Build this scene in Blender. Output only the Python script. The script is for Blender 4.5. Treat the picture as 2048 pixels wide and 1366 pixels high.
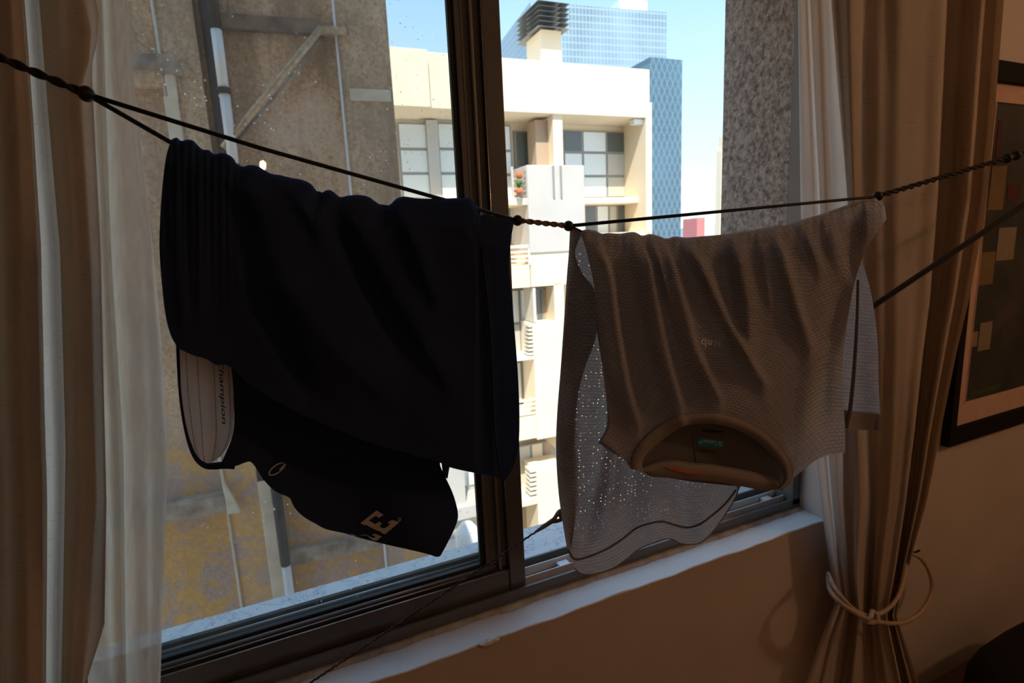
import bpy, bmesh, math, random
import numpy as np
from mathutils import Vector
from mathutils.geometry import tessellate_polygon
random.seed(7)
sc = bpy.context.scene
for o in list(bpy.data.objects): bpy.data.objects.remove(o)

# ------------------------------------------------------------------ camera
FPX = 1100.0
PIT, ROL, HD = math.radians(10.25), math.radians(-2.66), math.radians(24.1)
CP = np.array([0.0, -0.9, 1.5])
_Z = np.array([0, 0, 1.0])
_Fh = np.array([math.sin(HD), math.cos(HD), 0]); _Rh = np.array([math.cos(HD), -math.sin(HD), 0])
FW = _Fh*math.cos(PIT) - _Z*math.sin(PIT); _U = _Fh*math.sin(PIT) + _Z*math.cos(PIT)
RT = _Rh*math.cos(ROL) + _U*math.sin(ROL); UP = -_Rh*math.sin(ROL) + _U*math.cos(ROL)
cd = bpy.data.cameras.new('camera'); cam = bpy.data.objects.new('camera', cd)
sc.collection.objects.link(cam); sc.camera = cam
from mathutils import Matrix
M = Matrix(((RT[0], UP[0], -FW[0], CP[0]), (RT[1], UP[1], -FW[1], CP[1]), (RT[2], UP[2], -FW[2], CP[2]), (0, 0, 0, 1)))
cam.matrix_world = M
cd.sensor_width = 36; cd.sensor_fit = 'HORIZONTAL'; cd.lens = FPX/2048*36
cd.clip_start = 0.02; cd.clip_end = 5000
cd.dof.use_dof = True; cd.dof.focus_distance = 0.78; cd.dof.aperture_fstop = 9.0

# ------------------------------------------------------------------ world, sun, exposure
vs = sc.view_settings
vs.view_transform = 'Standard'; vs.look = 'None'; vs.gamma = 1; vs.use_curve_mapping = False
vs.exposure = 1.5
w = bpy.data.worlds.new('world'); sc.world = w; w.use_nodes = True
nt = w.node_tree; nt.nodes.clear()
tc = nt.nodes.new('ShaderNodeTexCoord'); sx = nt.nodes.new('ShaderNodeSeparateXYZ')
rp = nt.nodes.new('ShaderNodeValToRGB'); bg = nt.nodes.new('ShaderNodeBackground'); wo = nt.nodes.new('ShaderNodeOutputWorld')
nt.links.new(tc.outputs['Generated'], sx.inputs[0]); nt.links.new(sx.outputs['Z'], rp.inputs[0])
nt.links.new(rp.outputs[0], bg.inputs[0]); nt.links.new(bg.outputs[0], wo.inputs[0])
e = rp.color_ramp.elements
e[0].position = 0.0; e[0].color = (0.66, 0.72, 0.75, 1)
e[1].position = 1.0; e[1].color = (0.20, 0.38, 0.62, 1)
for p, c in ((0.12, (0.42, 0.555, 0.63, 1)), (0.40, (0.22, 0.385, 0.58, 1))):
    q = rp.color_ramp.elements.new(p); q.color = c
SKY = 0.78
bg.inputs[1].default_value = SKY
sl = bpy.data.lights.new('sun', 'SUN'); so = bpy.data.objects.new('sun', sl); sc.collection.objects.link(so)
sl.energy = 2.45; sl.color = (1.0, 0.92, 0.79); sl.angle = math.radians(0.53)
_az, _el = math.radians(24), math.radians(56)      # from behind this building, a little to the left
sdir = Vector((math.sin(_az)*math.cos(_el), math.cos(_az)*math.cos(_el), -math.sin(_el)))
so.rotation_euler = sdir.to_track_quat('-Z', 'Y').to_euler(); so.location = (0, -20, 30)

# ------------------------------------------------------------------ helpers
def ray(x, y): return FW + RT*((x-1024)/FPX) - UP*((y-683)/FPX)
def PL(x, y, a, b=0.0):                 # pixel -> vertical plane Y = a + b X
    d = ray(x, y); t = (a + b*CP[0] - CP[1])/(d[1] - b*d[0]); return CP + d*t
def PZ(x, y, z):
    d = ray(x, y); return CP + d*((z-CP[2])/d[2])
class Frame:                            # a far facade: vertical plane through a point, turned by ang degrees
    def __init__(s, p0, ang):
        s.p0 = np.array(p0); r = math.radians(ang)
        s.d = np.array([math.cos(r), -math.sin(r), 0]); s.n = np.array([-math.sin(r), -math.cos(r), 0])
    def loc(s, x, y, o=0.0):
        d = ray(x, y); t = ((s.p0 + s.n*o - CP)@s.n)/(d@s.n); p = CP + d*t - s.p0
        return p@s.d, (CP + d*t)[2]
    def wp(s, a, z, o):
        p = s.p0 + s.d*a + s.n*o; return (p[0], p[1], z)
    def rng(s, x0, x1, y0, y1, o):
        xm, ym = (x0+x1)/2, (y0+y1)/2
        return s.loc(x0, ym, o)[0], s.loc(x1, ym, o)[0], s.loc(xm, y1, o)[1], s.loc(xm, y0, o)[1]

def link(name, me, mat, parent=None):
    o = bpy.data.objects.new(name, me); sc.collection.objects.link(o)
    if mat is not None: me.materials.append(mat)
    if parent is not None: o.parent = parent
    return o
def tag(o, label=None, cat=None, group=None, kind=None):
    if label: o['label'] = label
    if cat: o['category'] = cat
    if group: o['group'] = group
    if kind: o['kind'] = kind
    return o
def empty(name, loc, label=None, cat=None, group=None, kind=None):
    o = bpy.data.objects.new(name, None); sc.collection.objects.link(o); o.location = loc
    o.empty_display_size = 0.05
    return tag(o, label, cat, group, kind)
def parent_keep(o, p):
    o.parent = p; o.matrix_parent_inverse = Matrix.Translation(p.location).inverted() if p.parent is None else Matrix.Identity(4)
    return o
def mesh_vf(name, vs_, fs, mat, parent=None, smooth=False, uvs=None):
    me = bpy.data.meshes.new(name); me.from_pydata([tuple(v) for v in vs_], [], fs); me.update()
    if smooth:
        me.polygons.foreach_set('use_smooth', [True]*len(me.polygons))
    if uvs is not None:
        ul = me.uv_layers.new(name='UVMap')
        li = np.zeros(len(me.loops), dtype=np.int32); me.loops.foreach_get('vertex_index', li)
        ul.data.foreach_set('uv', np.array(uvs, dtype=np.float32)[li].ravel())
    o = link(name, me, mat)
    if parent is not None: parent_keep(o, parent)
    return o
BOXF = [(0, 1, 3, 2), (4, 6, 7, 5), (0, 4, 5, 1), (2, 3, 7, 6), (0, 2, 6, 4), (1, 5, 7, 3)]
def box_bm(corners, bev=0.0):
    bm = bmesh.new(); v = [bm.verts.new(c) for c in corners]
    for f in BOXF: bm.faces.new([v[i] for i in f])
    bmesh.ops.recalc_face_normals(bm, faces=bm.faces[:])
    if bev > 0: bmesh.ops.bevel(bm, geom=bm.edges[:], offset=bev, segments=2, affect='EDGES', profile=0.6)
    return bm
def bm_obj(name, bm, mat, parent=None, smooth=False):
    me = bpy.data.meshes.new(name); bm.to_mesh(me); bm.free()
    if smooth: me.polygons.foreach_set('use_smooth', [True]*len(me.polygons))
    o = link(name, me, mat)
    if parent is not None: parent_keep(o, parent)
    return o
def box(name, x0, x1, y0, y1, z0, z1, mat, parent=None, bev=0.0):
    c = [(x, y, z) for x in (x0, x1) for y in (y0, y1) for z in (z0, z1)]
    return bm_obj(name, box_bm(c, bev), mat, parent)
def boxes(name, lst, mat, parent=None):
    vs_, fs = [], []
    for (x0, x1, y0, y1, z0, z1) in lst:
        n = len(vs_); vs_ += [(x, y, z) for x in (x0, x1) for y in (y0, y1) for z in (z0, z1)]
        fs += [tuple(i+n for i in f) for f in BOXF]
    o = mesh_vf(name, vs_, fs, mat, parent)
    bm = bmesh.new(); bm.from_mesh(o.data); bmesh.ops.recalc_face_normals(bm, faces=bm.faces[:]); bm.to_mesh(o.data); bm.free()
    return o
def fbox(name, fr, s0, s1, z0, z1, o0, o1, mat, parent=None, bev=0.0):
    c = [fr.wp(s, z, o) for s in (s0, s1) for o in (o1, o0) for z in (z0, z1)]
    return bm_obj(name, box_bm(c, bev), mat, parent)
def pbox(name, fr, x0, x1, y0, y1, o0, o1, mat, parent=None, bev=0.0):
    s0, s1, z0, z1 = fr.rng(x0, x1, y0, y1, o1)
    return fbox(name, fr, s0, s1, z0, z1, o0, o1, mat, parent, bev)
def tube_vf(pts, rad, n=8, caps=True):
    pts = [np.array(p, float) for p in pts]; N = len(pts); vs_, fs = [], []
    if not hasattr(rad, '__len__'): rad = [rad]*N
    nrm = None
    for i, p in enumerate(pts):
        t = pts[min(i+1, N-1)] - pts[max(i-1, 0)]; t = t/(np.linalg.norm(t)+1e-12)
        if nrm is None:
            a = np.array([0, 0, 1.0]) if abs(t[2]) < 0.9 else np.array([1.0, 0, 0]); nrm = np.cross(t, a)
        nrm = nrm - t*(nrm@t); nrm /= np.linalg.norm(nrm)+1e-12; b = np.cross(t, nrm)
        for k in range(n):
            an = 2*math.pi*k/n; vs_.append(p + rad[i]*(math.cos(an)*nrm + math.sin(an)*b))
    for i in range(N-1):
        for k in range(n):
            fs.append((i*n+k, i*n+(k+1) % n, (i+1)*n+(k+1) % n, (i+1)*n+k))
    if caps: fs += [tuple(range(n))[::-1], tuple((N-1)*n+k for k in range(n))]
    return vs_, fs
def tubes(name, lst, mat, parent=None, n=8):
    vs_, fs = [], []
    for pts, rad in lst:
        v, f = tube_vf(pts, rad, n); m = len(vs_); vs_ += v; fs += [tuple(i+m for i in q) for q in f]
    return mesh_vf(name, vs_, fs, mat, parent, True)
def ellipsoid(name, c, r, mat, parent=None, seg=16):
    bm = bmesh.new(); bmesh.ops.create_uvsphere(bm, u_segments=seg, v_segments=seg//2+2, radius=1)
    for v in bm.verts: v.co = Vector((c[0]+v.co.x*r[0], c[1]+v.co.y*r[1], c[2]+v.co.z*r[2]))
    return bm_obj(name, bm, mat, parent, True)
def catmull(pts, n):
    P = np.array(pts, float)
    d = np.r_[0, np.cumsum(np.linalg.norm(np.diff(P[:, :2], axis=0), axis=1))]; d /= d[-1]
    m = np.zeros_like(P)
    for i in range(len(P)):
        a, b = max(i-1, 0), min(i+1, len(P)-1); m[i] = (P[b]-P[a])/max(d[b]-d[a], 1e-9)
    u = np.linspace(0, 1, n); k = np.clip(np.searchsorted(d, u, side='right')-1, 0, len(P)-2)
    h = (d[k+1]-d[k]); t = ((u-d[k])/h)[:, None]; h = h[:, None]
    return ((2*t**3-3*t**2+1)*P[k] + (t**3-2*t**2+t)*h*m[k] + (-2*t**3+3*t**2)*P[k+1] + (t**3-t**2)*h*m[k+1])
def coons(T, B, L, R, nu, nv):          # four pixel curves -> (nv, nu, 2) grid of pixels
    T, B = catmull(T, nu), catmull(B, nu); L, R = catmull(L, nv), catmull(R, nv)
    u = np.linspace(0, 1, nu)[None, :, None]; v = np.linspace(0, 1, nv)[:, None, None]
    return ((1-v)*T[None] + v*B[None] + (1-u)*L[:, None] + u*R[:, None]
            - ((1-u)*(1-v)*T[0] + u*(1-v)*T[-1] + (1-u)*v*B[0] + u*v*B[-1]))
def grid_obj(name, P, mat, parent=None, uvscale=(1, 1)):   # P (nv,nu,3)
    nv, nu = P.shape[:2]
    fs = [(j*nu+i, j*nu+i+1, (j+1)*nu+i+1, (j+1)*nu+i) for j in range(nv-1) for i in range(nu-1)]
    uv = [(uvscale[0]*i/(nu-1), uvscale[1]*j/(nv-1)) for j in range(nv) for i in range(nu)]
    return mesh_vf(name, P.reshape(-1, 3), fs, mat, parent, True, uv)
def sstep(a, b, x): t = np.clip((x-a)/(b-a), 0, 1); return t*t*(3-2*t)
def smooth_noise(x, y, s, seed):
    r = np.random.RandomState(seed); v = 0
    for k in range(5):
        a, ph, fr = r.uniform(0, 6.28), r.uniform(0, 6.28), r.uniform(0.6, 1.6)/s
        v = v + np.sin((x*math.cos(a)+y*math.sin(a))*fr*6.28+ph)
    return v/5

# ------------------------------------------------------------------ materials
class NM:
    def __init__(s, name):
        s.m = bpy.data.materials.new(name); s.m.use_nodes = True; s.t = s.m.node_tree; s.t.nodes.clear()
        s.out = s.t.nodes.new('ShaderNodeOutputMaterial')
    def n(s, ty, **kw):
        nd = s.t.nodes.new(ty)
        for k, v in kw.items(): setattr(nd, k, v)
        return nd
    def l(s, a, b): s.t.links.new(a, b)
    def val(s, nd, **kw):
        for k, v in kw.items(): nd.inputs[k.replace('_', ' ')].default_value = v
        return nd
    def coords(s, kind='Object', scale=(1, 1, 1), rot=(0, 0, 0)):
        t = s.n('ShaderNodeTexCoord'); m = s.n('ShaderNodeMapping'); s.l(t.outputs[kind], m.inputs[0])
        m.inputs['Scale'].default_value = scale; m.inputs['Rotation'].default_value = rot; return m.outputs[0]
    def noise(s, vec, scale, detail=4, rough=0.55, dist=0.0):
        nd = s.n('ShaderNodeTexNoise'); s.l(vec, nd.inputs['Vector']); s.val(nd, Scale=scale, Detail=detail, Roughness=rough, Distortion=dist); return nd.outputs[0]
    def ramp(s, fac, stops):
        r = s.n('ShaderNodeValToRGB'); s.l(fac, r.inputs[0]); el = r.color_ramp.elements
        el[0].position, el[0].color = stops[0][0], (*stops[0][1], 1); el[1].position, el[1].color = stops[-1][0], (*stops[-1][1], 1)
        for p, c in stops[1:-1]: q = el.new(p); q.color = (*c, 1)
        return r.outputs[0]
    def mix(s, fac, a, b, mode='MIX'):
        m = s.n('ShaderNodeMix', data_type='RGBA', blend_type=mode)
        for i, x in ((0, fac), (6, a), (7, b)):
            if hasattr(x, 'links'): s.l(x, m.inputs[i])
            elif i == 0: m.inputs[0].default_value = x
            else: m.inputs[i].default_value = (*x, 1)
        return m.outputs[2]
    def math(s, op, a, b=0.0):
        m = s.n('ShaderNodeMath', operation=op)
        for i, x in ((0, a), (1, b)):
            if hasattr(x, 'links'): s.l(x, m.inputs[i])
            else: m.inputs[i].default_value = x
        return m.outputs[0]
    def bump(s, h, strength=0.3, dist=0.01):
        b = s.n('ShaderNodeBump'); s.l(h, b.inputs['Height']); s.val(b, Strength=strength, Distance=dist); return b.outputs[0]
    def pbr(s, col, rough=0.6, metal=0.0, normal=None, spec=0.5):
        p = s.n('ShaderNodeBsdfPrincipled')
        if hasattr(col, 'links'): s.l(col, p.inputs['Base Color'])
        else: p.inputs['Base Color'].default_value = (*col, 1)
        s.val(p, Roughness=rough, Metallic=metal); p.inputs['Specular IOR Level'].default_value = spec
        if normal is not None: s.l(normal, p.inputs['Normal'])
        return p.outputs[0]
    def fin(s, sh): s.l(sh, s.out.inputs[0]); return s.m
    def fuzz(s, sh, col):
        f = s.n('ShaderNodeBsdfSheen'); f.inputs['Color'].default_value = (*col, 1); f.inputs['Roughness'].default_value = 0.35
        a = s.n('ShaderNodeAddShader'); s.l(sh, a.inputs[0]); s.l(f.outputs[0], a.inputs[1]); return a.outputs[0]
    def mixsh(s, fac, a, b):
        m = s.n('ShaderNodeMixShader')
        if hasattr(fac, 'links'): s.l(fac, m.inputs[0])
        else: m.inputs[0].default_value = fac
        s.l(a, m.inputs[1]); s.l(b, m.inputs[2]); return m.outputs[0]

def noisy(name, c0, c1, scale=6, rough=0.7, bump=0.15, bscale=40, metal=0, spec=0.4, detail=5, dist=0.004):
    M_ = NM(name); v = M_.coords()
    col = M_.ramp(M_.noise(v, scale, detail), [(0.3, c0), (0.7, c1)])
    return M_.fin(M_.pbr(col, rough, metal, M_.bump(M_.noise(v, bscale, 3), bump, dist), spec))
def speckle(name, c0, c1, c2, scale=60, bump=0.6, stain=None):
    M_ = NM(name); v = M_.coords()
    sp = M_.ramp(M_.noise(v, scale, 3, 0.7), [(0.36, c0), (0.50, c1), (0.66, c2)])
    big = M_.noise(v, 0.9 if stain else 3, 4)
    if stain: sp = M_.mix(M_.ramp(big, [(0.42, (0, 0, 0)), (0.68, (1, 1, 1))]), sp, stain)
    return M_.fin(M_.pbr(sp, 0.9, 0, M_.bump(M_.noise(v, scale*1.3, 3), bump, 0.01), 0.2))
MAT = {}
MAT['wall'] = noisy('painted_plaster', (0.56, 0.48, 0.42), (0.64, 0.56, 0.50), 3, 0.75, 0.25, 25)
MAT['ledge'] = noisy('white_paint', (0.78, 0.77, 0.74), (0.84, 0.83, 0.80), 5, 0.55, 0.2, 30)
MAT['caulk'] = noisy('old_caulk', (0.35, 0.30, 0.24), (0.62, 0.55, 0.46), 30, 0.8, 0.5, 80)
MAT['floor'] = noisy('wood_floor', (0.16, 0.09, 0.05), (0.24, 0.14, 0.08), 5, 0.5, 0.1, 30)
MAT['alu'] = noisy('bronze_aluminium', (0.135, 0.130, 0.120), (0.165, 0.158, 0.147), 8, 0.42, 0.03, 200, 0.35, 0.5)
MAT['alu_light'] = noisy('highlight_aluminium', (0.70, 0.69, 0.67), (0.80, 0.79, 0.77), 30, 0.35, 0.03, 200, 0.1, 0.6)  # whitish base stands in for bright highlights on the metal edges
MAT['gasket'] = noisy('black_rubber', (0.012, 0.013, 0.014), (0.02, 0.022, 0.023), 40, 0.5, 0.1, 100)
def marble():
    M_ = NM('white_marble'); v = M_.coords()
    ve = M_.noise(v, 5, 8, 0.65, 2.2)
    col = M_.ramp(ve, [(0.40, (0.72, 0.72, 0.72)), (0.485, (0.70, 0.70, 0.71)), (0.50, (0.40, 0.41, 0.43)), (0.515, (0.70, 0.70, 0.71)), (0.7, (0.78, 0.78, 0.77))])
    sp = M_.ramp(M_.noise(v, 90, 2), [(0.30, (0.45, 0.43, 0.40)), (0.36, (1, 1, 1))])
    return M_.fin(M_.pbr(M_.mix(0.8, col, sp, 'MULTIPLY'), 0.35, 0, None, 0.5))
MAT['marble'] = marble()
MAT['stucco'] = speckle('rough_render', (0.20, 0.165, 0.135), (0.38, 0.315, 0.265), (0.52, 0.45, 0.385), 62, 1.0)
def glass_dusty():
    M_ = NM('dusty_glass'); v = M_.coords()
    gl = M_.n('ShaderNodeBsdfGlossy'); gl.inputs['Roughness'].default_value = 0.0
    tr = M_.n('ShaderNodeBsdfTransparent'); tr.inputs[0].default_value = (0.95, 0.97, 0.97, 1)
    fr = M_.n('ShaderNodeFresnel'); fr.inputs[0].default_value = 1.45
    base = M_.mixsh(fr.outputs[0], tr.outputs[0], gl.outputs[0])
    du = M_.n('ShaderNodeBsdfTranslucent'); du.inputs[0].default_value = (0.95, 0.92, 0.86, 1)
    df = M_.n('ShaderNodeBsdfDiffuse'); df.inputs[0].default_value = (0.8, 0.8, 0.78, 1)
    dust = M_.mixsh(0.25, du.outputs[0], df.outputs[0])
    film = M_.ramp(M_.noise(v, 4, 5, 0.6), [(0.3, (0.018, 0.018, 0.018)), (0.7, (0.055, 0.055, 0.055))])
    vo = M_.n('ShaderNodeTexVoronoi'); M_.l(v, vo.inputs['Vector']); vo.inputs['Scale'].default_value = 75
    dots = M_.ramp(vo.outputs['Distance'], [(0.08, (1, 1, 1)), (0.16, (0, 0, 0))])
    msk = M_.ramp(M_.noise(v, 9, 3), [(0.52, (0, 0, 0)), (0.62, (1, 1, 1))])
    d2 = M_.math('MULTIPLY', dots, msk)
    fac = M_.math('ADD', film, M_.math('MULTIPLY', d2, 0.75))
    return M_.fin(M_.mixsh(fac, base, dust))
MAT['glass'] = glass_dusty()
def fabric(name, c0, c1, transl=0.3, alpha=0.0, scale=900, slub=0.0, tcol=None, bump=0.2, uv=True, moire=0.0, sheen=None):
    M_ = NM(name); src = 'UV' if uv else 'Object'
    v = M_.coords(src); big = M_.noise(v, 6, 3)
    col = M_.ramp(big, [(0.3, c0), (0.7, c1)])
    h = M_.noise(M_.coords(src, (scale, scale*0.3, scale)), 1, 2)
    if slub > 0:
        a = M_.noise(M_.coords(src, (14, 420, 1)), 1, 3); b = M_.noise(M_.coords(src, (420, 14, 1)), 1, 3)
        sl_ = M_.math('MINIMUM', M_.ramp(a, [(0.27, (0, 0, 0)), (0.40, (1, 1, 1))]), M_.ramp(b, [(0.27, (0, 0, 0)), (0.40, (1, 1, 1))]))
        col = M_.mix(slub, col, M_.mix(1.0, col, M_.mix(sl_, (0.45, 0.42, 0.38), (1, 1, 1)), 'MULTIPLY'))
        h = M_.math('ADD', h, M_.math('MULTIPLY', sl_, -1.0))
    nm = M_.bump(h, bump, 0.0008)
    d = M_.n('ShaderNodeBsdfDiffuse'); M_.l(col, d.inputs[0]); M_.l(nm, d.inputs['Normal'])
    t = M_.n('ShaderNodeBsdfTranslucent'); M_.l(nm, t.inputs['Normal'])
    if tcol: t.inputs[0].default_value = (*tcol, 1)
    else: M_.l(col, t.inputs[0])
    sh = M_.mixsh(transl, d.outputs[0], t.outputs[0])
    if sheen: sh = M_.fuzz(sh, sheen)
    if alpha > 0:
        tr = M_.n('ShaderNodeBsdfTransparent'); f = alpha
        if moire > 0:
            wv = M_.n('ShaderNodeTexWave', wave_type='RINGS'); M_.l(M_.coords(src, (9, 2.2, 1)), wv.inputs['Vector'])
            M_.val(wv, Scale=1.6, Distortion=9, Detail=2)
            f = M_.math('ADD', alpha-moire/2, M_.math('MULTIPLY', wv.outputs['Fac'], moire))
        sh = M_.mixsh(f, sh, tr.outputs[0])
    return M_.fin(sh)
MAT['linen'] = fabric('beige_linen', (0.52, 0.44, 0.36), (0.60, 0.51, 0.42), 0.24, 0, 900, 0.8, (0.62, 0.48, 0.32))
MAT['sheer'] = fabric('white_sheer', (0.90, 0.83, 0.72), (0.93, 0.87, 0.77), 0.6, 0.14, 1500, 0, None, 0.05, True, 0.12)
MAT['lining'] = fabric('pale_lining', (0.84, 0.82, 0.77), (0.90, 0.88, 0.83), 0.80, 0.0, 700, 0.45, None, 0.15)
MAT['voile'] = fabric('white_lining', (0.88, 0.83, 0.78), (0.93, 0.89, 0.85), 0.68, 0.03, 1500, 0, None, 0.05)
MAT['navy'] = fabric('navy_sweat_fabric', (0.022, 0.034, 0.070), (0.027, 0.041, 0.084), 0.03, 0, 1800, 0, (0.012, 0.07, 0.30), 0.35, sheen=(0.035, 0.10, 0.30))
MAT['elastic'] = fabric('white_elastic_twill', (0.58, 0.53, 0.50), (0.64, 0.59, 0.56), 0.25, 0, 1200, 0, None, 0.2)
def knit(name, c, transl, holes):
    M_ = NM(name); v = M_.coords('UV')
    br = M_.n('ShaderNodeTexBrick', offset=0.5); M_.l(M_.coords('UV', (1, 1, 1)), br.inputs['Vector'])
    M_.val(br, Scale=1.0); br.inputs['Brick Width'].default_value = 0.0105; br.inputs['Row Height'].default_value = 0.0062
    br.inputs['Mortar Size'].default_value = 0.0011; br.inputs['Mortar Smooth'].default_value = 0.6
    wob = M_.noise(M_.coords('UV', (30, 380, 1)), 1, 3)
    h = M_.math('ADD', M_.math('MULTIPLY', br.outputs['Fac'], -0.7), wob)
    col = M_.mix(M_.math('MULTIPLY', br.outputs['Fac'], 0.45), c, tuple(x*0.45 for x in c))
    col = M_.mix(0.6, col, M_.ramp(wob, [(0.3, (0.6, 0.6, 0.6)), (0.6, (1, 1, 1))]), 'MULTIPLY')
    nm = M_.bump(h, 0.85, 0.0019)
    d = M_.n('ShaderNodeBsdfDiffuse'); M_.l(col, d.inputs[0]); M_.l(nm, d.inputs['Normal'])
    t = M_.n('ShaderNodeBsdfTranslucent'); M_.l(col, t.inputs[0])
    sh = M_.fuzz(M_.mixsh(transl, d.outputs[0], t.outputs[0]), (0.30, 0.29, 0.29))
    if holes > 0:
        tr = M_.n('ShaderNodeBsdfTransparent')
        vo = M_.n('ShaderNodeTexVoronoi'); M_.l(M_.coords('UV', (95, 160, 1)), vo.inputs['Vector']); M_.val(vo, Scale=1.0, Randomness=0.35)
        hm = M_.ramp(vo.outputs['Distance'], [(0.08, (1, 1, 1)), (0.17, (0, 0, 0))])
        ms = M_.ramp(M_.noise(v, 11, 3), [(0.34, (0, 0, 0)), (0.56, (1, 1, 1))])
        sh = M_.mixsh(M_.math('MULTIPLY', M_.math('MULTIPLY', hm, ms), holes), sh, tr.outputs[0])
    return M_.fin(sh)
MAT['knit'] = knit('grey_mesh_knit', (0.50, 0.465, 0.44), 0.30, 0.0)
MAT['knit_back'] = knit('grey_mesh_knit_single_layer', (0.46, 0.42, 0.42), 0.46, 0.75)
MAT['knit_rib'] = fabric('grey_rib', (0.30, 0.27, 0.25), (0.34, 0.31, 0.29), 0.08, 0, 1500, 0, None, 0.2)
MAT['yoke'] = fabric('dark_grey_jersey', (0.16, 0.145, 0.14), (0.19, 0.175, 0.17), 0.05, 0, 1500, 0, None, 0.2)
def flat(name, c, rough=0.7, metal=0, spec=0.3): return noisy(name, tuple(x*0.93 for x in c), tuple(min(1, x*1.07) for x in c), 30, rough, 0.05, 120, metal, spec)
MAT['polished'] = flat('polished_edge', (0.85, 0.85, 0.84), 0.18, 1.0, 0.5)
MAT['teal'] = flat('teal_print', (0.02, 0.30, 0.42))
MAT['print_grey'] = flat('grey_print', (0.58, 0.60, 0.64))
MAT['print_white'] = flat('white_print', (0.75, 0.75, 0.75))
MAT['print_dark'] = flat('dark_print', (0.03, 0.03, 0.03))
MAT['print_navy'] = flat('navy_print', (0.03, 0.05, 0.10))
MAT['tape_red'] = flat('red_brown_tape', (0.55, 0.16, 0.09))
MAT['thread'] = flat('stitch_thread', (0.16, 0.13, 0.12))
MAT['cord'] = noisy('black_elastic_cord', (0.007, 0.007, 0.007), (0.014, 0.013, 0.013), 300, 0.6, 0.5, 900)
def braid():
    M_ = NM('braided_cord'); v = M_.coords()
    col = M_.ramp(M_.noise(v, 420, 2), [(0.60, (0.02, 0.018, 0.017)), (0.68, (0.5, 0.45, 0.38))])
    return M_.fin(M_.pbr(col, 0.7))
MAT['braid'] = braid()
MAT['knot'] = noisy('tan_cord', (0.22, 0.13, 0.08), (0.34, 0.21, 0.13), 200, 0.7, 0.4, 600)
MAT['bead'] = flat('black_bead', (0.018, 0.016, 0.015), 0.45)
MAT['rope'] = noisy('beige_rope', (0.42, 0.30, 0.20), (0.55, 0.40, 0.27), 60, 0.7, 0.3, 300)
MAT['black'] = flat('black_lacquer', (0.010, 0.009, 0.008), 0.75, 0, 0.15)
MAT['black_cloth'] = flat('black_upholstery', (0.008, 0.008, 0.008), 0.9)
MAT['mat_board'] = flat('lamplit_cream_board', (0.62, 0.42, 0.32), 0.9)  # cream board with warm lamplight put into its colour
def emit(name, c, s):
    M_ = NM(name); em = M_.n('ShaderNodeEmission'); em.inputs[0].default_value = (*c, 1); em.inputs[1].default_value = s; return M_.fin(em.outputs[0])
# outdoors
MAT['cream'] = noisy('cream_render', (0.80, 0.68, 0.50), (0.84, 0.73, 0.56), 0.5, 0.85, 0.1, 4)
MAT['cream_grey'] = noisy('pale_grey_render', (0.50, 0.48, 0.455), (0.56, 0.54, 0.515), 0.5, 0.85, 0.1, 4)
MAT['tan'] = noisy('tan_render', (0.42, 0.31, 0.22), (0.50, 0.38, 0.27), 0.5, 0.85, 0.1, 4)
MAT['pane'] = flat('reflective_pane', (0.74, 0.80, 0.81), 0.12, 0, 0.8)  # pale blue-white base holds the sky the panes would reflect
MAT['pane_dark'] = flat('dark_pane', (0.10, 0.12, 0.12), 0.1, 0, 0.8)
MAT['pane_curtain'] = flat('curtained_pane', (0.50, 0.50, 0.44), 0.3, 0, 0.5)
MAT['mullion'] = flat('grey_mullion', (0.28, 0.28, 0.27), 0.5)
MAT['rail'] = flat('white_rail', (0.70, 0.66, 0.58), 0.5)
MAT['terracotta'] = flat('terracotta', (0.55, 0.16, 0.06), 0.8)
MAT['leaf'] = flat('plant_green', (0.08, 0.22, 0.04), 0.7)
MAT['metal_grey'] = flat('galvanised_metal', (0.32, 0.34, 0.34), 0.45, 0.3)
def neighbour(name, c0, c1, c2, sun_ochre):
    M_ = NM(name); v = M_.coords()
    sp = M_.ramp(M_.noise(v, 26, 4, 0.7), [(0.33, c0), (0.5, c1), (0.68, c2)])
    st = M_.noise(M_.coords('Object', (1.0, 1.0, 0.35)), 1.6, 6, 0.6, 0.6)
    sk = M_.noise(M_.coords('Object', (5.0, 5.0, 0.5)), 1.4, 6, 0.65, 0.4)
    sp = M_.mix(M_.ramp(sk, [(0.34, (0.7, 0.7, 0.7)), (0.46, (0, 0, 0))]), sp, tuple(x*0.42 for x in c1))
    sp = M_.mix(M_.ramp(st, [(0.40, (0.75, 0.75, 0.75)), (0.60, (0, 0, 0))]), sp, tuple(x*0.5 for x in c1))
    sp = M_.mix(M_.ramp(st, [(0.56, (0, 0, 0)), (0.70, (0.55, 0.55, 0.55))]), sp, (0.78, 0.63, 0.52))
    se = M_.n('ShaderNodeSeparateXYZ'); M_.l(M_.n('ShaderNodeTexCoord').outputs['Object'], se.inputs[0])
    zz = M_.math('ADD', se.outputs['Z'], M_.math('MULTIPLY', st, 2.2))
    sp = M_.mix(M_.ramp(M_.math('MULTIPLY', zz, 0.25), [(0.10, (1, 1, 1)), (0.42, (0, 0, 0))]), sp, M_.mix(M_.ramp(M_.noise(v, 3.2, 6, 0.62, 0.8), [(0.44, (0, 0, 0)), (0.58, (1, 1, 1))]), M_.mix(M_.noise(v, 16, 5), tuple(x*0.55 for x in sun_ochre), sun_ochre), M_.mix(M_.noise(v, 20, 5), (0.36, 0.25, 0.20), (0.66, 0.52, 0.46))))  # golden lower part paints reflected sun into the colour, mottled with stains
    return M_.fin(M_.pbr(sp, 0.92, 0, M_.bump(M_.noise(v, 30, 3), 0.5, 0.02), 0.15))
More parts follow.
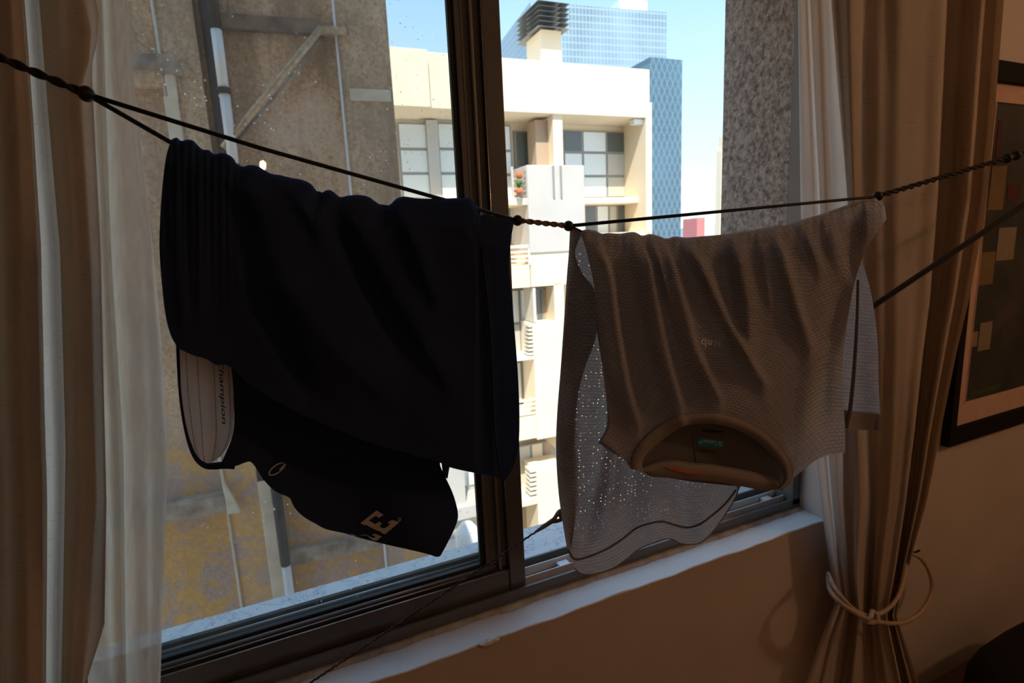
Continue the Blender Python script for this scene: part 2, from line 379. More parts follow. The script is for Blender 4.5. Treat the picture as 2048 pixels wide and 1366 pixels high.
MAT['nwall'] = neighbour('stained_brown_render', (0.42, 0.26, 0.15), (0.68, 0.46, 0.29), (0.80, 0.60, 0.41), (0.88, 0.54, 0.19))
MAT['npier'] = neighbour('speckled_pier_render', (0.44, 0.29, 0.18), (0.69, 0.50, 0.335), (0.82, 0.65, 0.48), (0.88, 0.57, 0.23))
MAT['nledge'] = noisy('weathered_stone', (0.20, 0.15, 0.115), (0.52, 0.43, 0.34), 7, 0.9, 0.5, 20)
MAT['npale'] = noisy('pale_stone', (0.62, 0.55, 0.42), (0.80, 0.73, 0.60), 5, 0.9, 0.3, 20)
MAT['nbeam'] = noisy('rusty_beam', (0.10, 0.075, 0.055), (0.30, 0.23, 0.17), 6, 0.9, 0.4, 20)
MAT['ndark'] = noisy('dark_iron', (0.010, 0.010, 0.010), (0.028, 0.026, 0.024), 9, 0.7, 0.3, 30)
MAT['nwhite'] = noisy('white_pvc', (0.80, 0.80, 0.78), (0.86, 0.86, 0.85), 4, 0.4, 0.02, 30)
def tower(name, base, line, sx_, sz_, diag=False):
    M_ = NM(name); v = M_.coords('Object')
    se = M_.n('ShaderNodeSeparateXYZ'); M_.l(v, se.inputs[0])
    def stripes(x, per, wd):
        fr = M_.math('FRACT', M_.math('DIVIDE', x, per)); return M_.math('LESS_THAN', fr, wd)
    if diag:
        a = M_.math('ADD', se.outputs['X'], M_.math('MULTIPLY', se.outputs['Z'], 0.45)); b = M_.math('SUBTRACT', se.outputs['X'], M_.math('MULTIPLY', se.outputs['Z'], 0.45))
        m = M_.math('MAXIMUM', stripes(a, sx_, 0.22), stripes(b, sx_, 0.22))
    else: m = M_.math('MAXIMUM', stripes(se.outputs['X'], sx_, 0.25), stripes(se.outputs['Z'], sz_, 0.22))
    big = M_.noise(v, 0.05, 4)
    col = M_.mix(M_.math('MULTIPLY', m, 0.7), M_.ramp(big, [(0.35, tuple(x*0.75 for x in base)), (0.65, tuple(min(1, x*1.3) for x in base))]), line)
    return M_.fin(M_.pbr(col, 0.25, 0, None, 0.6))
MAT['tower_a'] = tower('glass_curtain_wall', (0.22, 0.33, 0.42), (0.38, 0.47, 0.53), 1.0, 1.7)
MAT['tower_b'] = tower('lattice_curtain_wall', (0.07, 0.14, 0.20), (0.17, 0.25, 0.31), 1.3, 3.2, True)
MAT['ground'] = noisy('asphalt', (0.16, 0.15, 0.14), (0.24, 0.23, 0.21), 0.3, 0.9, 0.1, 2)
MAT['hill'] = noisy('hazy_hill', (0.18, 0.27, 0.33), (0.22, 0.31, 0.37), 0.01, 0.9, 0, 1)
MAT['red'] = flat('red_sign', (0.60, 0.22, 0.22), 0.6)
MAT['white_far'] = flat('white_facade', (0.78, 0.80, 0.80), 0.7)
#SPLIT
# ------------------------------------------------------------------ room shell
XL, XR, YB, ZC = -1.35, 2.95, -4.3, 2.6
WX0, WX1, WZ0, WZ1 = -0.44, 1.285, 0.737, 2.25
def st(o): return tag(o, kind='structure')
st(boxes('wall_front', [(XL-0.2, WX0, 0, 0.36, -0.1, ZC+0.1), (WX1, XR+0.2, 0, 0.36, -0.1, ZC+0.1), (WX0, WX1, 0, 0.072, -0.1, 0.735), (WX0, WX1, 0.072, 0.36, -0.1, 0.68), (WX0, WX1, 0, 0.36, WZ1, ZC+0.1)], MAT['wall']))
st(box('wall_left', XL-0.2, XL, YB, 0, 0, ZC, MAT['wall'])); st(box('wall_right', XR, XR+0.2, YB, 0, 0, ZC, MAT['wall']))
st(box('wall_back', XL-0.2, XR+0.2, YB-0.2, YB, 0, ZC, MAT['wall']))
st(box('floor', XL-0.2, XR+0.2, YB-0.2, 0, -0.1, 0, MAT['floor'])); st(box('ceiling', XL-0.2, XR+0.2, YB-0.2, 0, ZC, ZC+0.1, MAT['ledge']))
# outside skin of this building: rough render round the opening and storeys below; the tall part above is unseen, added to shade the neighbour
st(boxes('wall_exterior', [(WX1, XR+6, 0.36, 0.385, -30, 14), (-8, WX0, 0.36, 0.385, -30, 14), (WX0, WX1, 0.36, 0.385, WZ1+0.02, 14), (WX0, WX1, 0.36, 0.385, -30, 0.66)], MAT['stucco']))
jr = st(box('trim_1', WX1-0.022, WX1, 0.131, 0.345, 0.776, WZ1, MAT['stucco'], None, 0.004))
st(box('trim_2', WX0, WX0+0.022, 0.166, 0.345, 0.7375, WZ1, MAT['stucco'], None, 0.004))
st(boxes('shade_block_above', [(-8, XR+6, -9, 0.0, ZC+0.35, 14)], MAT['cream_grey']))  # unseen upper storeys, added to keep sun off the neighbouring wall
# inner ledge: white painted strip with a rounded lip, old caulk along the frame
def ledge():
    prof = [(-0.0004, 0.7335), (-0.0016, 0.7355), (0.0002, 0.7374), (0.0735, 0.7385), (0.0735, 0.7355)]
    n = 90; vs_, fs = [], []
    for i in range(n):
        x = WX0 + (WX1-WX0)*i/(n-1); k = len(prof)
        for j, (y, z) in enumerate(prof):
            wob = 0.0012*math.sin(x*23)+0.0008*math.sin(x*61+1) if j in (1, 2) else 0
            vs_.append((x, y+wob*0.5, z+wob))
        if i:
            for j in range(k-1): fs.append(((i-1)*k+j, i*k+j, i*k+j+1, (i-1)*k+j+1))
    return mesh_vf('trim_3', vs_, fs, MAT['ledge'], None, False)
led = st(ledge())
vs_, fs = [], []
for i in range(200):
    x = WX0+(WX1-WX0)*i/199; wv = 0.004*smooth_noise(np.array(x), 0, 0.12, 3)+0.003*smooth_noise(np.array(x), 0, 0.03, 5)
    wv = float(wv)
    vs_ += [(x, 0.060+wv, 0.7395), (x, 0.066+wv*0.6, 0.744), (x, 0.0735, 0.746), (x, 0.0735, 0.738)]
    if i:
        b = 4*(i-1); fs += [(b, b+4, b+5, b+1), (b+1, b+5, b+6, b+2), (b+2, b+6, b+7, b+3)]
mesh_vf('caulk_bead', vs_, fs, MAT['caulk'], led, True)
pc = PL(978, 1281, 0.0)
ch = ellipsoid('plaster_chip', (pc[0], -0.002, 0.7345), (0.022, 0.005, 0.006), MAT['ledge'], led, 12)
for v in ch.data.vertices: v.co.z += 0.002*math.sin(v.co.x*400); v.co.y += 0.001*math.sin(v.co.x*700)
# outer marble sill
sill = st(box('window_sill', WX0, WX1, 0.165, 0.350, 0.700, 0.737, MAT['marble'], None, 0.003))
sill.name = 'trim_4'

# ------------------------------------------------------------------ sliding window
win = empty('window_1', (0.42, 0.12, 0.737), 'bronze aluminium sliding window, one half slid open behind the other', None, None, 'structure')
A = MAT['alu']
box('frame_sill', WX0, WX1, 0.073, 0.165, 0.690, 0.752, A, win, 0.002)
box('frame_lip', WX0, WX1, 0.073, 0.079, 0.752, 0.770, A, win, 0.001)
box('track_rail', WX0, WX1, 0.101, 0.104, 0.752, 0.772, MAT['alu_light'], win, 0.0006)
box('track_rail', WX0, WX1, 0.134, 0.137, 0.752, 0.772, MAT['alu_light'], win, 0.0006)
box('frame_back_lip', WX0, WX1, 0.159, 0.165, 0.752, 0.775, A, win, 0.001)
box('frame_head', WX0, WX1, 0.073, 0.165, WZ1-0.04, WZ1, A, win, 0.002)
box('frame_jamb', WX0, WX0+0.03, 0.073, 0.165, 0.752, WZ1-0.04, A, win, 0.002)
box('frame_jamb', WX1-0.03, WX1, 0.073, 0.130, 0.752, WZ1-0.04, A, win, 0.002)
for px, py in ((1128, 1143), (1535, 990)):
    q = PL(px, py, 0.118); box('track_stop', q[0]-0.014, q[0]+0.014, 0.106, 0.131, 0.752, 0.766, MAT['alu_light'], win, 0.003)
def sash(x0, x1, yf, name, glz):
    s = empty('sash', (x0, yf, 0.758)); s.parent = win; s.matrix_parent_inverse = Matrix.Translation(win.location).inverted()
    def p(o): o.parent = s; o.matrix_parent_inverse = Matrix.Translation(s.location).inverted(); return o
    zb, zt = 0.757, WZ1-0.012
    # right stile: flat face, recessed glazing channel with ribs
    p(box('stile', x1-0.036, x1, yf, yf+0.034, zb, zt, A, None, 0.002))
    p(tubes('stile_edge', [([(x1-0.0365, yf+0.0012, zb), (x1-0.0365, yf+0.0012, zt)], 0.0009)], MAT['polished'], None, 10))
    p(box('glazing_channel', x1-0.052, x1-0.0375, yf+0.012, yf+0.034, zb+0.06, zt, A, None, 0.001))
    p(box('channel_rib', x1-0.0575, x1-0.0525, yf+0.005, yf+0.034, zb+0.06, zt, MAT['alu_mid'], None, 0.001))
    p(box('glazing_bead', x1-0.083, x1-0.058, yf+0.014, yf+0.034, zb+0.07, zt, A, None, 0.001))
    p(box('bead_rib', x1-0.072, x1-0.0705, yf+0.0125, yf+0.034, zb+0.07, zt, MAT['alu_mid'], None, 0.0))
    p(box('gasket', x1-0.094, x1-0.083, yf+0.019, yf+0.03, zb+0.075, zt, MAT['gasket'], None, 0.002))
    p(box('stile', x0, x0+0.05, yf, yf+0.034, zb, zt, A, None, 0.002))
    # bottom rail: wide flat face, bright edge, two gasket steps
    p(box('bottom_rail', x0+0.05, x1-0.0365, yf+0.002, yf+0.034, zb, zb+0.056, A, None, 0.002))
    p(tubes('rail_edge', [([(x0+0.05, yf+0.003, zb+0.0562), (x1-0.05, yf+0.003, zb+0.0562)], 0.0011)], MAT['polished'], None, 10))
    p(box('gasket', x0+0.05, x1-0.055, yf+0.007, yf+0.03, zb+0.0565, zb+0.0625, MAT['gasket'], None, 0.002))
    p(tubes('rail_edge', [([(x0+0.05, yf+0.0095, zb+0.0630), (x1-0.060, yf+0.0095, zb+0.0630)], 0.0011)], MAT['polished'], None, 10))
    p(box('bead_step', x0+0.05, x1-0.060, yf+0.012, yf+0.03, zb+0.0625, zb+0.069, A, None, 0.001))
    p(tubes('rail_edge', [([(x0+0.05, yf+0.0165, zb+0.0690), (x1-0.080, yf+0.0165, zb+0.0690)], 0.0011)], MAT['polished'], None, 10))
    p(box('gasket', x0+0.05, x1-0.083, yf+0.019, yf+0.03, zb+0.069, zb+0.0765, MAT['gasket'], None, 0.002))
    p(box('top_rail', x0+0.05, x1-0.0365, yf+0.002, yf+0.034, zt-0.05, zt, A, None, 0.002))
    g = yf+0.024
    p(mesh_vf('pane', [(x0+0.05, g, zb+0.07), (x1-0.085, g, zb+0.07), (x1-0.085, g, zt-0.05), (x0+0.05, g, zt-0.05)], [(0, 1, 2, 3)], MAT['glass']))
    return s
MAT['alu_mid'] = noisy('scuffed_aluminium', (0.20, 0.18, 0.155), (0.27, 0.245, 0.21), 12, 0.4, 0.03, 200, 0.5, 0.5)
sash(-0.425, 0.447, 0.085, 'near', 1)
sash(-0.430, 0.462, 0.122, 'far', 0)

# ------------------------------------------------------------------ curtains
def loft(name, cols, ys, mat, parent=None, nper=8, uvw=0.5, seed=1, wob=0.004, uvh=1.8):
    ys = np.array(ys, float); C_ = []
    for Y, pts in cols:
        py = np.array([p[0] for p in pts], float); px = np.array([p[1] for p in pts], float)
        x = np.interp(ys, py, px)
        if len(py) > 1:
            lo = ys < py[0]; x[lo] = px[0]+(ys[lo]-py[0])*(px[1]-px[0])/(py[1]-py[0])
            hi = ys > py[-1]; x[hi] = px[-1]+(ys[hi]-py[-1])*(px[-1]-px[-2])/(py[-1]-py[-2])
        if hasattr(Y, '__call__'): yy = np.array([Y(v) for v in ys])
        elif isinstance(Y, (list, tuple)): yy = np.interp(ys, [q[0] for q in Y], [q[1] for q in Y])
        else: yy = np.full_like(ys, Y)
        C_.append(np.stack([x, yy], 1))
    C_ = np.array(C_); nc = len(C_)                    # (nc, ny, 2)
    out = []
    for k in range(nc-1):
        a, b = C_[max(k-1, 0)], C_[k]; c, d = C_[k+1], C_[min(k+2, nc-1)]
        for i in range(nper + (1 if k == nc-2 else 0)):
            t = i/nper
            x = b[:, 0]+(c[:, 0]-b[:, 0])*t
            m = t*t*(3-2*t); y = b[:, 1]+(c[:, 1]-b[:, 1])*m
            out.append(np.stack([x, y], 1))
    G = np.array(out).transpose(1, 0, 2); nv, nu = G.shape[:2]; P = np.zeros((nv, nu, 3))
    for j in range(nv):
        for i in range(nu):
            y = G[j, i, 1] + wob*float(smooth_noise(G[j, i, 0], ys[j]*0.35, 90, seed))
            P[j, i] = PL(G[j, i, 0], ys[j], y)
    return grid_obj(name, P, mat, parent, (uvw, uvh))
yl = np.concatenate([np.linspace(-700, 1400, 70), np.linspace(1450, 2350, 12)])
lc = empty('curtain', (-0.33, -0.09, 0.15), 'beige linen curtain beside the glazed half of the window, with one pale lit fold', 'curtain')
loft('linen_panel', [
    (-0.05, [(0, -640), (1366, -560)]), (-0.10, [(0, -540), (1366, -480)]), (-0.06, [(0, -440), (1366, -390)]), (-0.11, [(0, -340), (1366, -300)]), (-0.065, [(0, -255), (1366, -225)]), (-0.07, [(0, -170), (1366, -150)]), (-0.11, [(0, -90), (1366, -70)]),
    (-0.085, [(0, -10), (700, 8), (1366, 22)]), (-0.12, [(0, 22), (500, 45), (1366, 58)]), (-0.115, [(0, 40), (250, 58), (500, 72), (1000, 82), (1366, 82)]),
    (-0.06, [(0, 52), (250, 70), (500, 86), (1000, 98), (1366, 96)])], yl, MAT['linen'], lc, 8, 0.7, 3, 0.004, 2.2)
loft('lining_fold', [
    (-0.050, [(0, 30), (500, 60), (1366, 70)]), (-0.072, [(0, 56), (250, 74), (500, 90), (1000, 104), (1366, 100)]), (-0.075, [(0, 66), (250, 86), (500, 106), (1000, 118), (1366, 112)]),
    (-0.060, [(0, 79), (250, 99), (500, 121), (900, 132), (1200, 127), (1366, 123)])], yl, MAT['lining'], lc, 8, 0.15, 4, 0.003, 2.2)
loft('linen_panel', [
    (-0.085, [(0, 78), (250, 98), (500, 120), (900, 131), (1200, 126), (1366, 122)]), (-0.092, [(0, 84), (250, 106), (500, 126), (900, 136), (1200, 130), (1366, 126)]),
    (-0.11, [(0, 120), (500, 150), (1000, 165), (1366, 140)]), (-0.115, [(0, 165), (60, 180), (120, 178), (180, 158), (500, 178), (1000, 190), (1366, 165)]),
    (-0.085, [(0, 192), (40, 199), (90, 193), (130, 183), (220, 187), (500, 201), (800, 208), (1000, 213), (1250, 209), (1366, 172)])], yl, MAT['linen'], lc, 8, 0.3, 13, 0.004, 2.2)
ls = empty('sheer_curtain', (-0.2, -0.05, 0.15), 'sheer white curtain over the edge of the glazed half, beside the beige linen curtain', 'curtain')
loft('sheer_panel', [
    (-0.045, [(0, 150), (500, 178), (1000, 190), (1366, 175)]), (-0.040, [(0, 192), (250, 190), (500, 205), (900, 213), (1200, 216), (1366, 219)]),
    (-0.055, [(0, 200), (250, 205), (500, 213), (900, 235), (1366, 245)]),
    (-0.030, [(0, 205), (250, 213), (500, 222), (900, 247), (1366, 252)]), (-0.060, [(0, 225), (500, 248), (900, 262), (1366, 275)]),
    (-0.045, [(0, 240), (500, 285), (900, 300), (1366, 300)]),
    (-0.030, [(0, 255), (200, 272), (450, 301), (650, 320), (800, 330), (900, 336), (1000, 333), (1150, 327), (1366, 321)])],
    yl, MAT['sheer'], ls, 8, 0.4, 9, 0.006, 2.2)
yr = np.concatenate([np.linspace(-330, 1366, 90), np.linspace(1390, 1490, 6)])
rc = empty('curtain', (1.45, -0.09, 0.05), 'beige linen curtain gathered by a rope tieback beside the framed picture', 'curtain')
loft('linen_panel', [
    (-0.035, [(0, 1650), (400, 1692), (700, 1690), (860, 1672), (1000, 1672), (1150, 1690), (1230, 1705), (1366, 1660)]),
    (-0.075, [(0, 1672), (200, 1684), (400, 1697), (700, 1712), (860, 1690), (1000, 1690), (1150, 1700), (1230, 1712), (1366, 1690)]),
    (-0.105, [(0, 1700), (400, 1708), (700, 1722), (860, 1716), (1000, 1722), (1150, 1712), (1230, 1718), (1366, 1705)]),
    (-0.070, [(0, 1722), (400, 1719), (700, 1728), (860, 1728), (1000, 1737), (1150, 1734), (1230, 1730), (1366, 1722)]),
    (-0.060, [(0, 1726), (400, 1722), (700, 1733), (860, 1734), (1000, 1742), (1150, 1740), (1230, 1736), (1366, 1735)]),
    (-0.085, [(0, 1765), (400, 1760), (700, 1765), (860, 1765), (1000, 1760), (1150, 1748), (1230, 1744), (1366, 1760)]),
    (-0.105, [(0, 1805), (400, 1800), (700, 1795), (860, 1790), (1000, 1780), (1150, 1762), (1230, 1755), (1366, 1775)]),
    (-0.110, [(0, 1850), (400, 1838), (700, 1820), (860, 1808), (1000, 1796), (1150, 1778), (1230, 1765), (1366, 1790)]),
    (-0.120, [(0, 1888), (400, 1870), (600, 1856), (700, 1843), (860, 1826), (1000, 1810), (1150, 1788), (1230, 1772), (1366, 1800)]),
    (-0.045, [(0, 1896), (400, 1877), (600, 1862), (700, 1849), (860, 1832), (1000, 1815), (1150, 1792), (1230, 1776), (1366, 1806)]),
    (-0.060, [(0, 1930), (400, 1905), (600, 1882), (700, 1867), (860, 1846), (1000, 1826), (1150, 1798), (1230, 1780), (1366, 1812)]),
    (-0.105, [(0, 1965), (400, 1935), (600, 1905), (700, 1886), (860, 1858), (1000, 1836), (1150, 1804), (1230, 1785), (1366, 1820)]),
    (-0.050, [(0, 1972), (400, 1942), (600, 1912), (700, 1893), (860, 1864), (1000, 1841), (1150, 1807), (1230, 1788), (1366, 1826)]),
    (-0.050, [(0, 1992), (400, 1960), (600, 1927), (700, 1905), (860, 1874), (1000, 1849), (1150, 1810), (1230, 1790), (1366, 1832)]),
    (-0.085, [(0, 2008), (220, 1990), (400, 1975), (600, 1938), (700, 1914), (860, 1882), (1000, 1854), (1150, 1813), (1230, 1792), (1366, 1838)])],
    yr, MAT['linen'], rc, 6, 1.3, 5, 0.003, 1.6)
rs = empty('sheer_curtain', (1.2, -0.06, 0.05), 'white lining curtain at the open half of the window, tied in with the linen one', 'curtain')
loft('sheer_panel', [
    (-0.040, [(0, 1596), (250, 1599), (400, 1601), (700, 1612), (900, 1629), (1000, 1641), (1080, 1652), (1150, 1662), (1200, 1672), (1280, 1640), (1366, 1612)]),
    (-0.075, [(0, 1614), (150, 1620), (400, 1632), (700, 1640), (900, 1652), (1000, 1660), (1150, 1676), (1200, 1684), (1280, 1655), (1366, 1632)]),
    (-0.045, [(0, 1619), (150, 1626), (400, 1640), (700, 1648), (900, 1656), (1000, 1664), (1150, 1679), (1200, 1688), (1280, 1660), (1366, 1640)]),
    (-0.080, [(0, 1640), (400, 1652), (700, 1662), (900, 1672), (1000, 1678), (1150, 1688), (1200, 1694), (1280, 1672), (1366, 1655)]),
    (-0.060, [(0, 1663), (150, 1673), (400, 1696), (700, 1700), (900, 1692), (1000, 1695), (1150, 1698), (1200, 1702), (1280, 1690), (1366, 1680)])],
    yr, MAT['voile'], rs, 7, 0.45, 11, 0.003, 1.6)
# curtain rods out of view
for nm, x0, x1, z, lb in (('curtain_rod', -1.2, 2.5, 2.44, 'long black curtain rod above the window'),):
    r = tag(tubes(nm, [([(x0, -0.08, z), (x1, -0.08, z)], 0.012)], MAT['black']), lb, 'curtain rod')
# tieback
tb = empty('rope_tieback', tuple(PL(1740, 1232, -0.14)), 'beige rope tied round the gathered linen curtain', 'tieback')
def pcurve(pts, n): return [PL(p[0], p[1], p[2]) for p in catmull(pts, n)]
tubes('strand', [(pcurve([(1818, 1100, -0.05), (1808, 1155, -0.10), (1795, 1195, -0.13), (1770, 1222, -0.142), (1740, 1232, -0.145), (1712, 1222, -0.14), (1685, 1196, -0.125), (1666, 1170, -0.10), (1656, 1146, -0.06)], 50), 0.0052)], MAT['rope'], tb)
tubes('strand', [(pcurve([(1656, 1150, -0.055), (1660, 1180, -0.10), (1678, 1203, -0.128), (1705, 1222, -0.145), (1735, 1238, -0.15), (1765, 1245, -0.14), (1800, 1246, -0.11), (1832, 1233, -0.09), (1855, 1205, -0.07), (1864, 1172, -0.06), (1856, 1138, -0.05), (1840, 1116, -0.04), (1820, 1106, -0.035)], 60), 0.0055)], MAT['rope'], tb)
kc = PL(1738, 1233, -0.148)
tubes('knot', [([kc+np.array([0.020*math.cos(a), 0.006*math.sin(2*a)-0.006, 0.013*math.sin(a)]) for a in np.linspace(0, 6.28, 24)], 0.0055)], MAT['rope'], tb)
hk = PL(1826, 1104, -0.03); tag(tubes('tieback_hook', [([(hk[0], 0.001, hk[2]), (hk[0], -0.034, hk[2]), (hk[0]+0.004, -0.045, hk[2]+0.012)], 0.003)], MAT['ndark']), 'small dark wall hook holding the rope tieback', 'hook')
#SPLIT2
# ------------------------------------------------------------------ clotheslines
LA, LB = -0.248, -0.078                       # the vertical plane the main line hangs in
def Q(x, y, off=0.0): return PL(x, y, LA+off, LB)
def seg(p, q, n=2): return [p+(q-p)*i/(n-1) for i in range(n)]
def helix(p, q, r, pitch, ph, n=None):
    L = np.linalg.norm(q-p); n = n or int(L/pitch*14)+2; t = (q-p)/L
    a = np.cross(t, [0, 0, 1.0]); a /= np.linalg.norm(a); b = np.cross(t, a)
    return [p+t*L*i/(n-1) + r*(math.cos(ph+6.283*L*i/(n-1)/pitch)*a + math.sin(ph+6.283*L*i/(n-1)/pitch)*b) for i in range(n)]
ln = empty('clothesline', tuple(Q(1085, 447)), 'black twisted elastic clothesline with beads holding up the washing', 'clothesline')
b1, b2, b3, b4, b5 = Q(173, 188), Q(1035, 441), Q(1137, 452), Q(1755, 393), Q(2014, 317); b6 = Q(2032, 311)
e0 = Q(0, 115); dl = e0-b1; eL = e0+dl*((XL-e0[0])/dl[0])
dr = b6-b5; dR = b6-b4; eR = b6+dR*((XR-b6[0])/dR[0])
RC = 0.0024
tubes('twisted_cord', [(helix(eL, b1, 0.0019, 0.03, 0), RC), (helix(eL, b1, 0.0019, 0.03, math.pi), RC)], MAT['cord'], ln, 7)
tubes('upper_cord', [([b1, Q(520, 296), b2], RC*0.95)], MAT['cord'], ln, 8)
tubes('lower_cord', [([b1]+[Q(x, y) for x, y in ((340, 284), (420, 318), (560, 366), (700, 404), (850, 425), (960, 434))]+[b2], RC*0.95)], MAT['cord'], ln, 8)
tubes('twisted_cord', [(helix(b2, b3, 0.0016, 0.022, 0), RC*0.85), (helix(b2, b3, 0.0016, 0.022, math.pi), RC*0.85)], MAT['knot'], ln, 7)
tubes('upper_cord', [([b3, b4], RC*0.95)], MAT['cord'], ln, 8)
tubes('lower_cord', [([b3]+[Q(x, y) for x, y in ((1180, 472), (1330, 484), (1500, 472), (1640, 436))]+[b4], RC*0.95)], MAT['cord'], ln, 8)
tubes('twisted_cord', [(helix(b4, eR, 0.0022, 0.035, 0), RC*1.05), (helix(b4, eR, 0.0022, 0.035, math.pi), RC*1.05)], MAT['cord'], ln, 7)
for b, r in ((b1, 0.0072), (b2, 0.0066), (b3, 0.0066), (b4, 0.0078), (b5, 0.0085), (b6, 0.0085)):
    ellipsoid('bead', b, (r, r, r*1.02), MAT['bead'], ln, 16)
for nm, e_, s_, lb in (('wall_hook', eL, 1, 'small dark hook for the main clothesline on the wall by the linen curtain'), ('wall_hook', eR, -1, 'small dark hook for the main clothesline on the wall past the picture')):
    tag(tubes(nm, [([e_+np.array([s_*0.0+(-0.004*s_), 0, -0.01]), e_+np.array([0.02*s_, 0, -0.008]), e_+np.array([0.024*s_, 0, 0.008])], 0.003)], MAT['ndark']), lb, 'hook')
# second line, running down behind the shirt to a thinner braided cord
E1, E2 = PL(2048, 410, -0.285), PL(620, 1366, -0.165)
l2 = empty('clothesline', tuple(PL(1116, 1034, -0.2)), 'slack second line running down behind the shirt to a thin braided cord', 'clothesline')
dd = E1-E2; tk = None
best = 9e9
for k in range(2001):
    p = E2+dd*k/2000; v = p-CP; x = 1024+FPX*(v@RT)/(v@FW)
    if abs(x-1117) < best: best = abs(x-1117); tk = k/2000
KN = E2+dd*tk
F1 = E1+dd*((XR-E1[0])/dd[0]); t0 = max((0.02-E2[2])/dd[2], (XL-E2[0])/dd[0]); F0 = E2+dd*t0
tubes('double_cord', [([KN+dd*0.02+np.array([0, 0, 0.0026]), F1+np.array([0, 0, 0.004])], 0.0031), ([KN+dd*0.02+np.array([0, 0, -0.0026]), F1+np.array([0, 0, -0.004])], 0.0031)], MAT['cord'], l2, 7)
tubes('braided_cord', [(helix(F0, KN-dd*0.02, 0.0006, 0.01, 0, 500), 0.0015)], MAT['braid'], l2, 6)
tk_ = dd/np.linalg.norm(dd)
tubes('knot', [([KN+tk_*(0.012*math.cos(a)-0.002)+np.array([0, 0.004*math.sin(2*a), 0.006*math.sin(a)]) for a in np.linspace(0, 6.28, 20)], 0.0032),
               ([KN-tk_*0.006, KN-tk_*0.03, KN-tk_*0.045], [0.004, 0.0032, 0.0016]), ([KN, KN+dd*0.022], [0.004, 0.003])], MAT['knot'], l2, 8)

# ------------------------------------------------------------------ shorts
def cloth(name, G, depth, mat, parent, uv, bm_noise=0.0, seed=0):
    nv, nu = G.shape[:2]; P = np.zeros((nv, nu, 3)); U_ = np.linspace(0, 1, nu); V_ = np.linspace(0, 1, nv)
    D = depth(G[..., 0], G[..., 1], U_[None, :], V_[:, None])
    for j in range(nv):
        for i in range(nu): P[j, i] = Q(G[j, i, 0], G[j, i, 1], D[j, i])
    return grid_obj(name, P, mat, parent, uv)
def ridges(x, y, defs):
    z = np.zeros_like(x)
    for pts, amp, wl, wr in defs:
        py = [p[1] for p in pts]; px = [p[0] for p in pts]
        dx = x-np.interp(y, py, px); w_ = np.where(dx < 0, wl, wr)
        fade = sstep(py[0]-40, py[0]+20, y)*(1-sstep(py[-1]-60, py[-1]+60, y))
        z = z+amp*np.exp(-(dx/w_)**2)*fade
    return z
sh = empty('shorts', tuple(Q(660, 700)), 'navy sweat shorts folded over the line with the waistband hanging open', 'shorts')
T = [(343, 279), (353, 275), (363, 282), (373, 279), (386, 281), (396, 291), (406, 299), (418, 300), (428, 308), (444, 306), (458, 310), (468, 318), (474, 329), (486, 333), (498, 330), (515, 332), (530, 341), (545, 348), (560, 350), (580, 355), (605, 360), (622, 368), (632, 380), (641, 388), (649, 382), (660, 380), (670, 386), (680, 394), (697, 391), (720, 390), (738, 394), (752, 404), (768, 412), (780, 409), (792, 398), (806, 393), (830, 396), (855, 397), (890, 397), (918, 396), (940, 397), (950, 412), (958, 430), (975, 428), (990, 434), (1010, 436), (1029, 441)]
Lf = [(343, 279), (333, 310), (325, 370), (320, 440), (319, 500), (323, 560), (331, 630), (342, 672), (357, 697)]
Bf = [(357, 697), (385, 710), (412, 718), (432, 729), (456, 731), (500, 770), (570, 812), (650, 850), (740, 885), (820, 908), (876, 924), (901, 935), (940, 944), (980, 952), (1011, 961)]
Rf = [(1029, 441), (1025, 460), (1019, 495), (1018, 540), (1023, 590), (1030, 670), (1036, 750), (1039, 830), (1037, 890), (1028, 930), (1011, 961)]
SR = [([(475, 330), (520, 420), (560, 560), (640, 760)], -0.010, 30, 60), ([(545, 345), (600, 400), (640, 470)], -0.010, 14, 26), ([(640, 385), (665, 430), (720, 560), (800, 700)], 0.010, 18, 40), ([(665, 382), (700, 430), (760, 540), (900, 780)], -0.008, 16, 45),
      ([(790, 400), (815, 450), (870, 600)], -0.010, 14, 30), ([(450, 310), (470, 420), (520, 620), (620, 800)], 0.006, 20, 50), ([(400, 295), (395, 420), (400, 640)], -0.006, 18, 18), ([(365, 282), (352, 420), (370, 660)], -0.005, 14, 14), ([(560, 560), (680, 700), (800, 820)], -0.006, 40, 60),
      ([(952, 410), (965, 470), (978, 600), (986, 760), (988, 930)], -0.004, 5, 5)]
def dshort(x, y, u, v):
    top = np.sqrt(np.clip(v*9, 0, 1))
    rib = np.where(x < 480, 0.0022*np.sin((x-343-0.0*y)*0.42)*np.clip(1-(x-440)/60, 0, 1), 0)*np.clip(1-v*1.3, 0, 1)
    return -0.030*top + ridges(x, y, SR)*np.clip(v*6, 0, 1) + rib + 0.005*smooth_noise(x, y, 260, 4)*top + np.where(x > 952, 0.010*sstep(948, 962, x)*np.clip(v*5, 0, 1), 0) - 0.010*v
G = coons(T, Bf, Lf, Rf, 190, 110)
cloth('front_leg', G, dshort, MAT['navy'], sh, (0.45, 0.40))
# hem seam stitching and edge piping on the hanging leg
def depth_at(x, y):                      # shorts front surface depth at a pixel
    v = np.clip((y-400)/540, 0.02, 1); return float(dshort(np.array(float(x)), np.array(float(y)), 0, v))
tubes('hem_seam', [([Q(x, y, depth_at(x, y)-0.001) for x, y in catmull([(952, 412), (961, 470), (974, 580), (983, 680), (987, 780), (992, 880), (1004, 945)], 30)], 0.0008)], MAT['print_navy'], sh, 6)
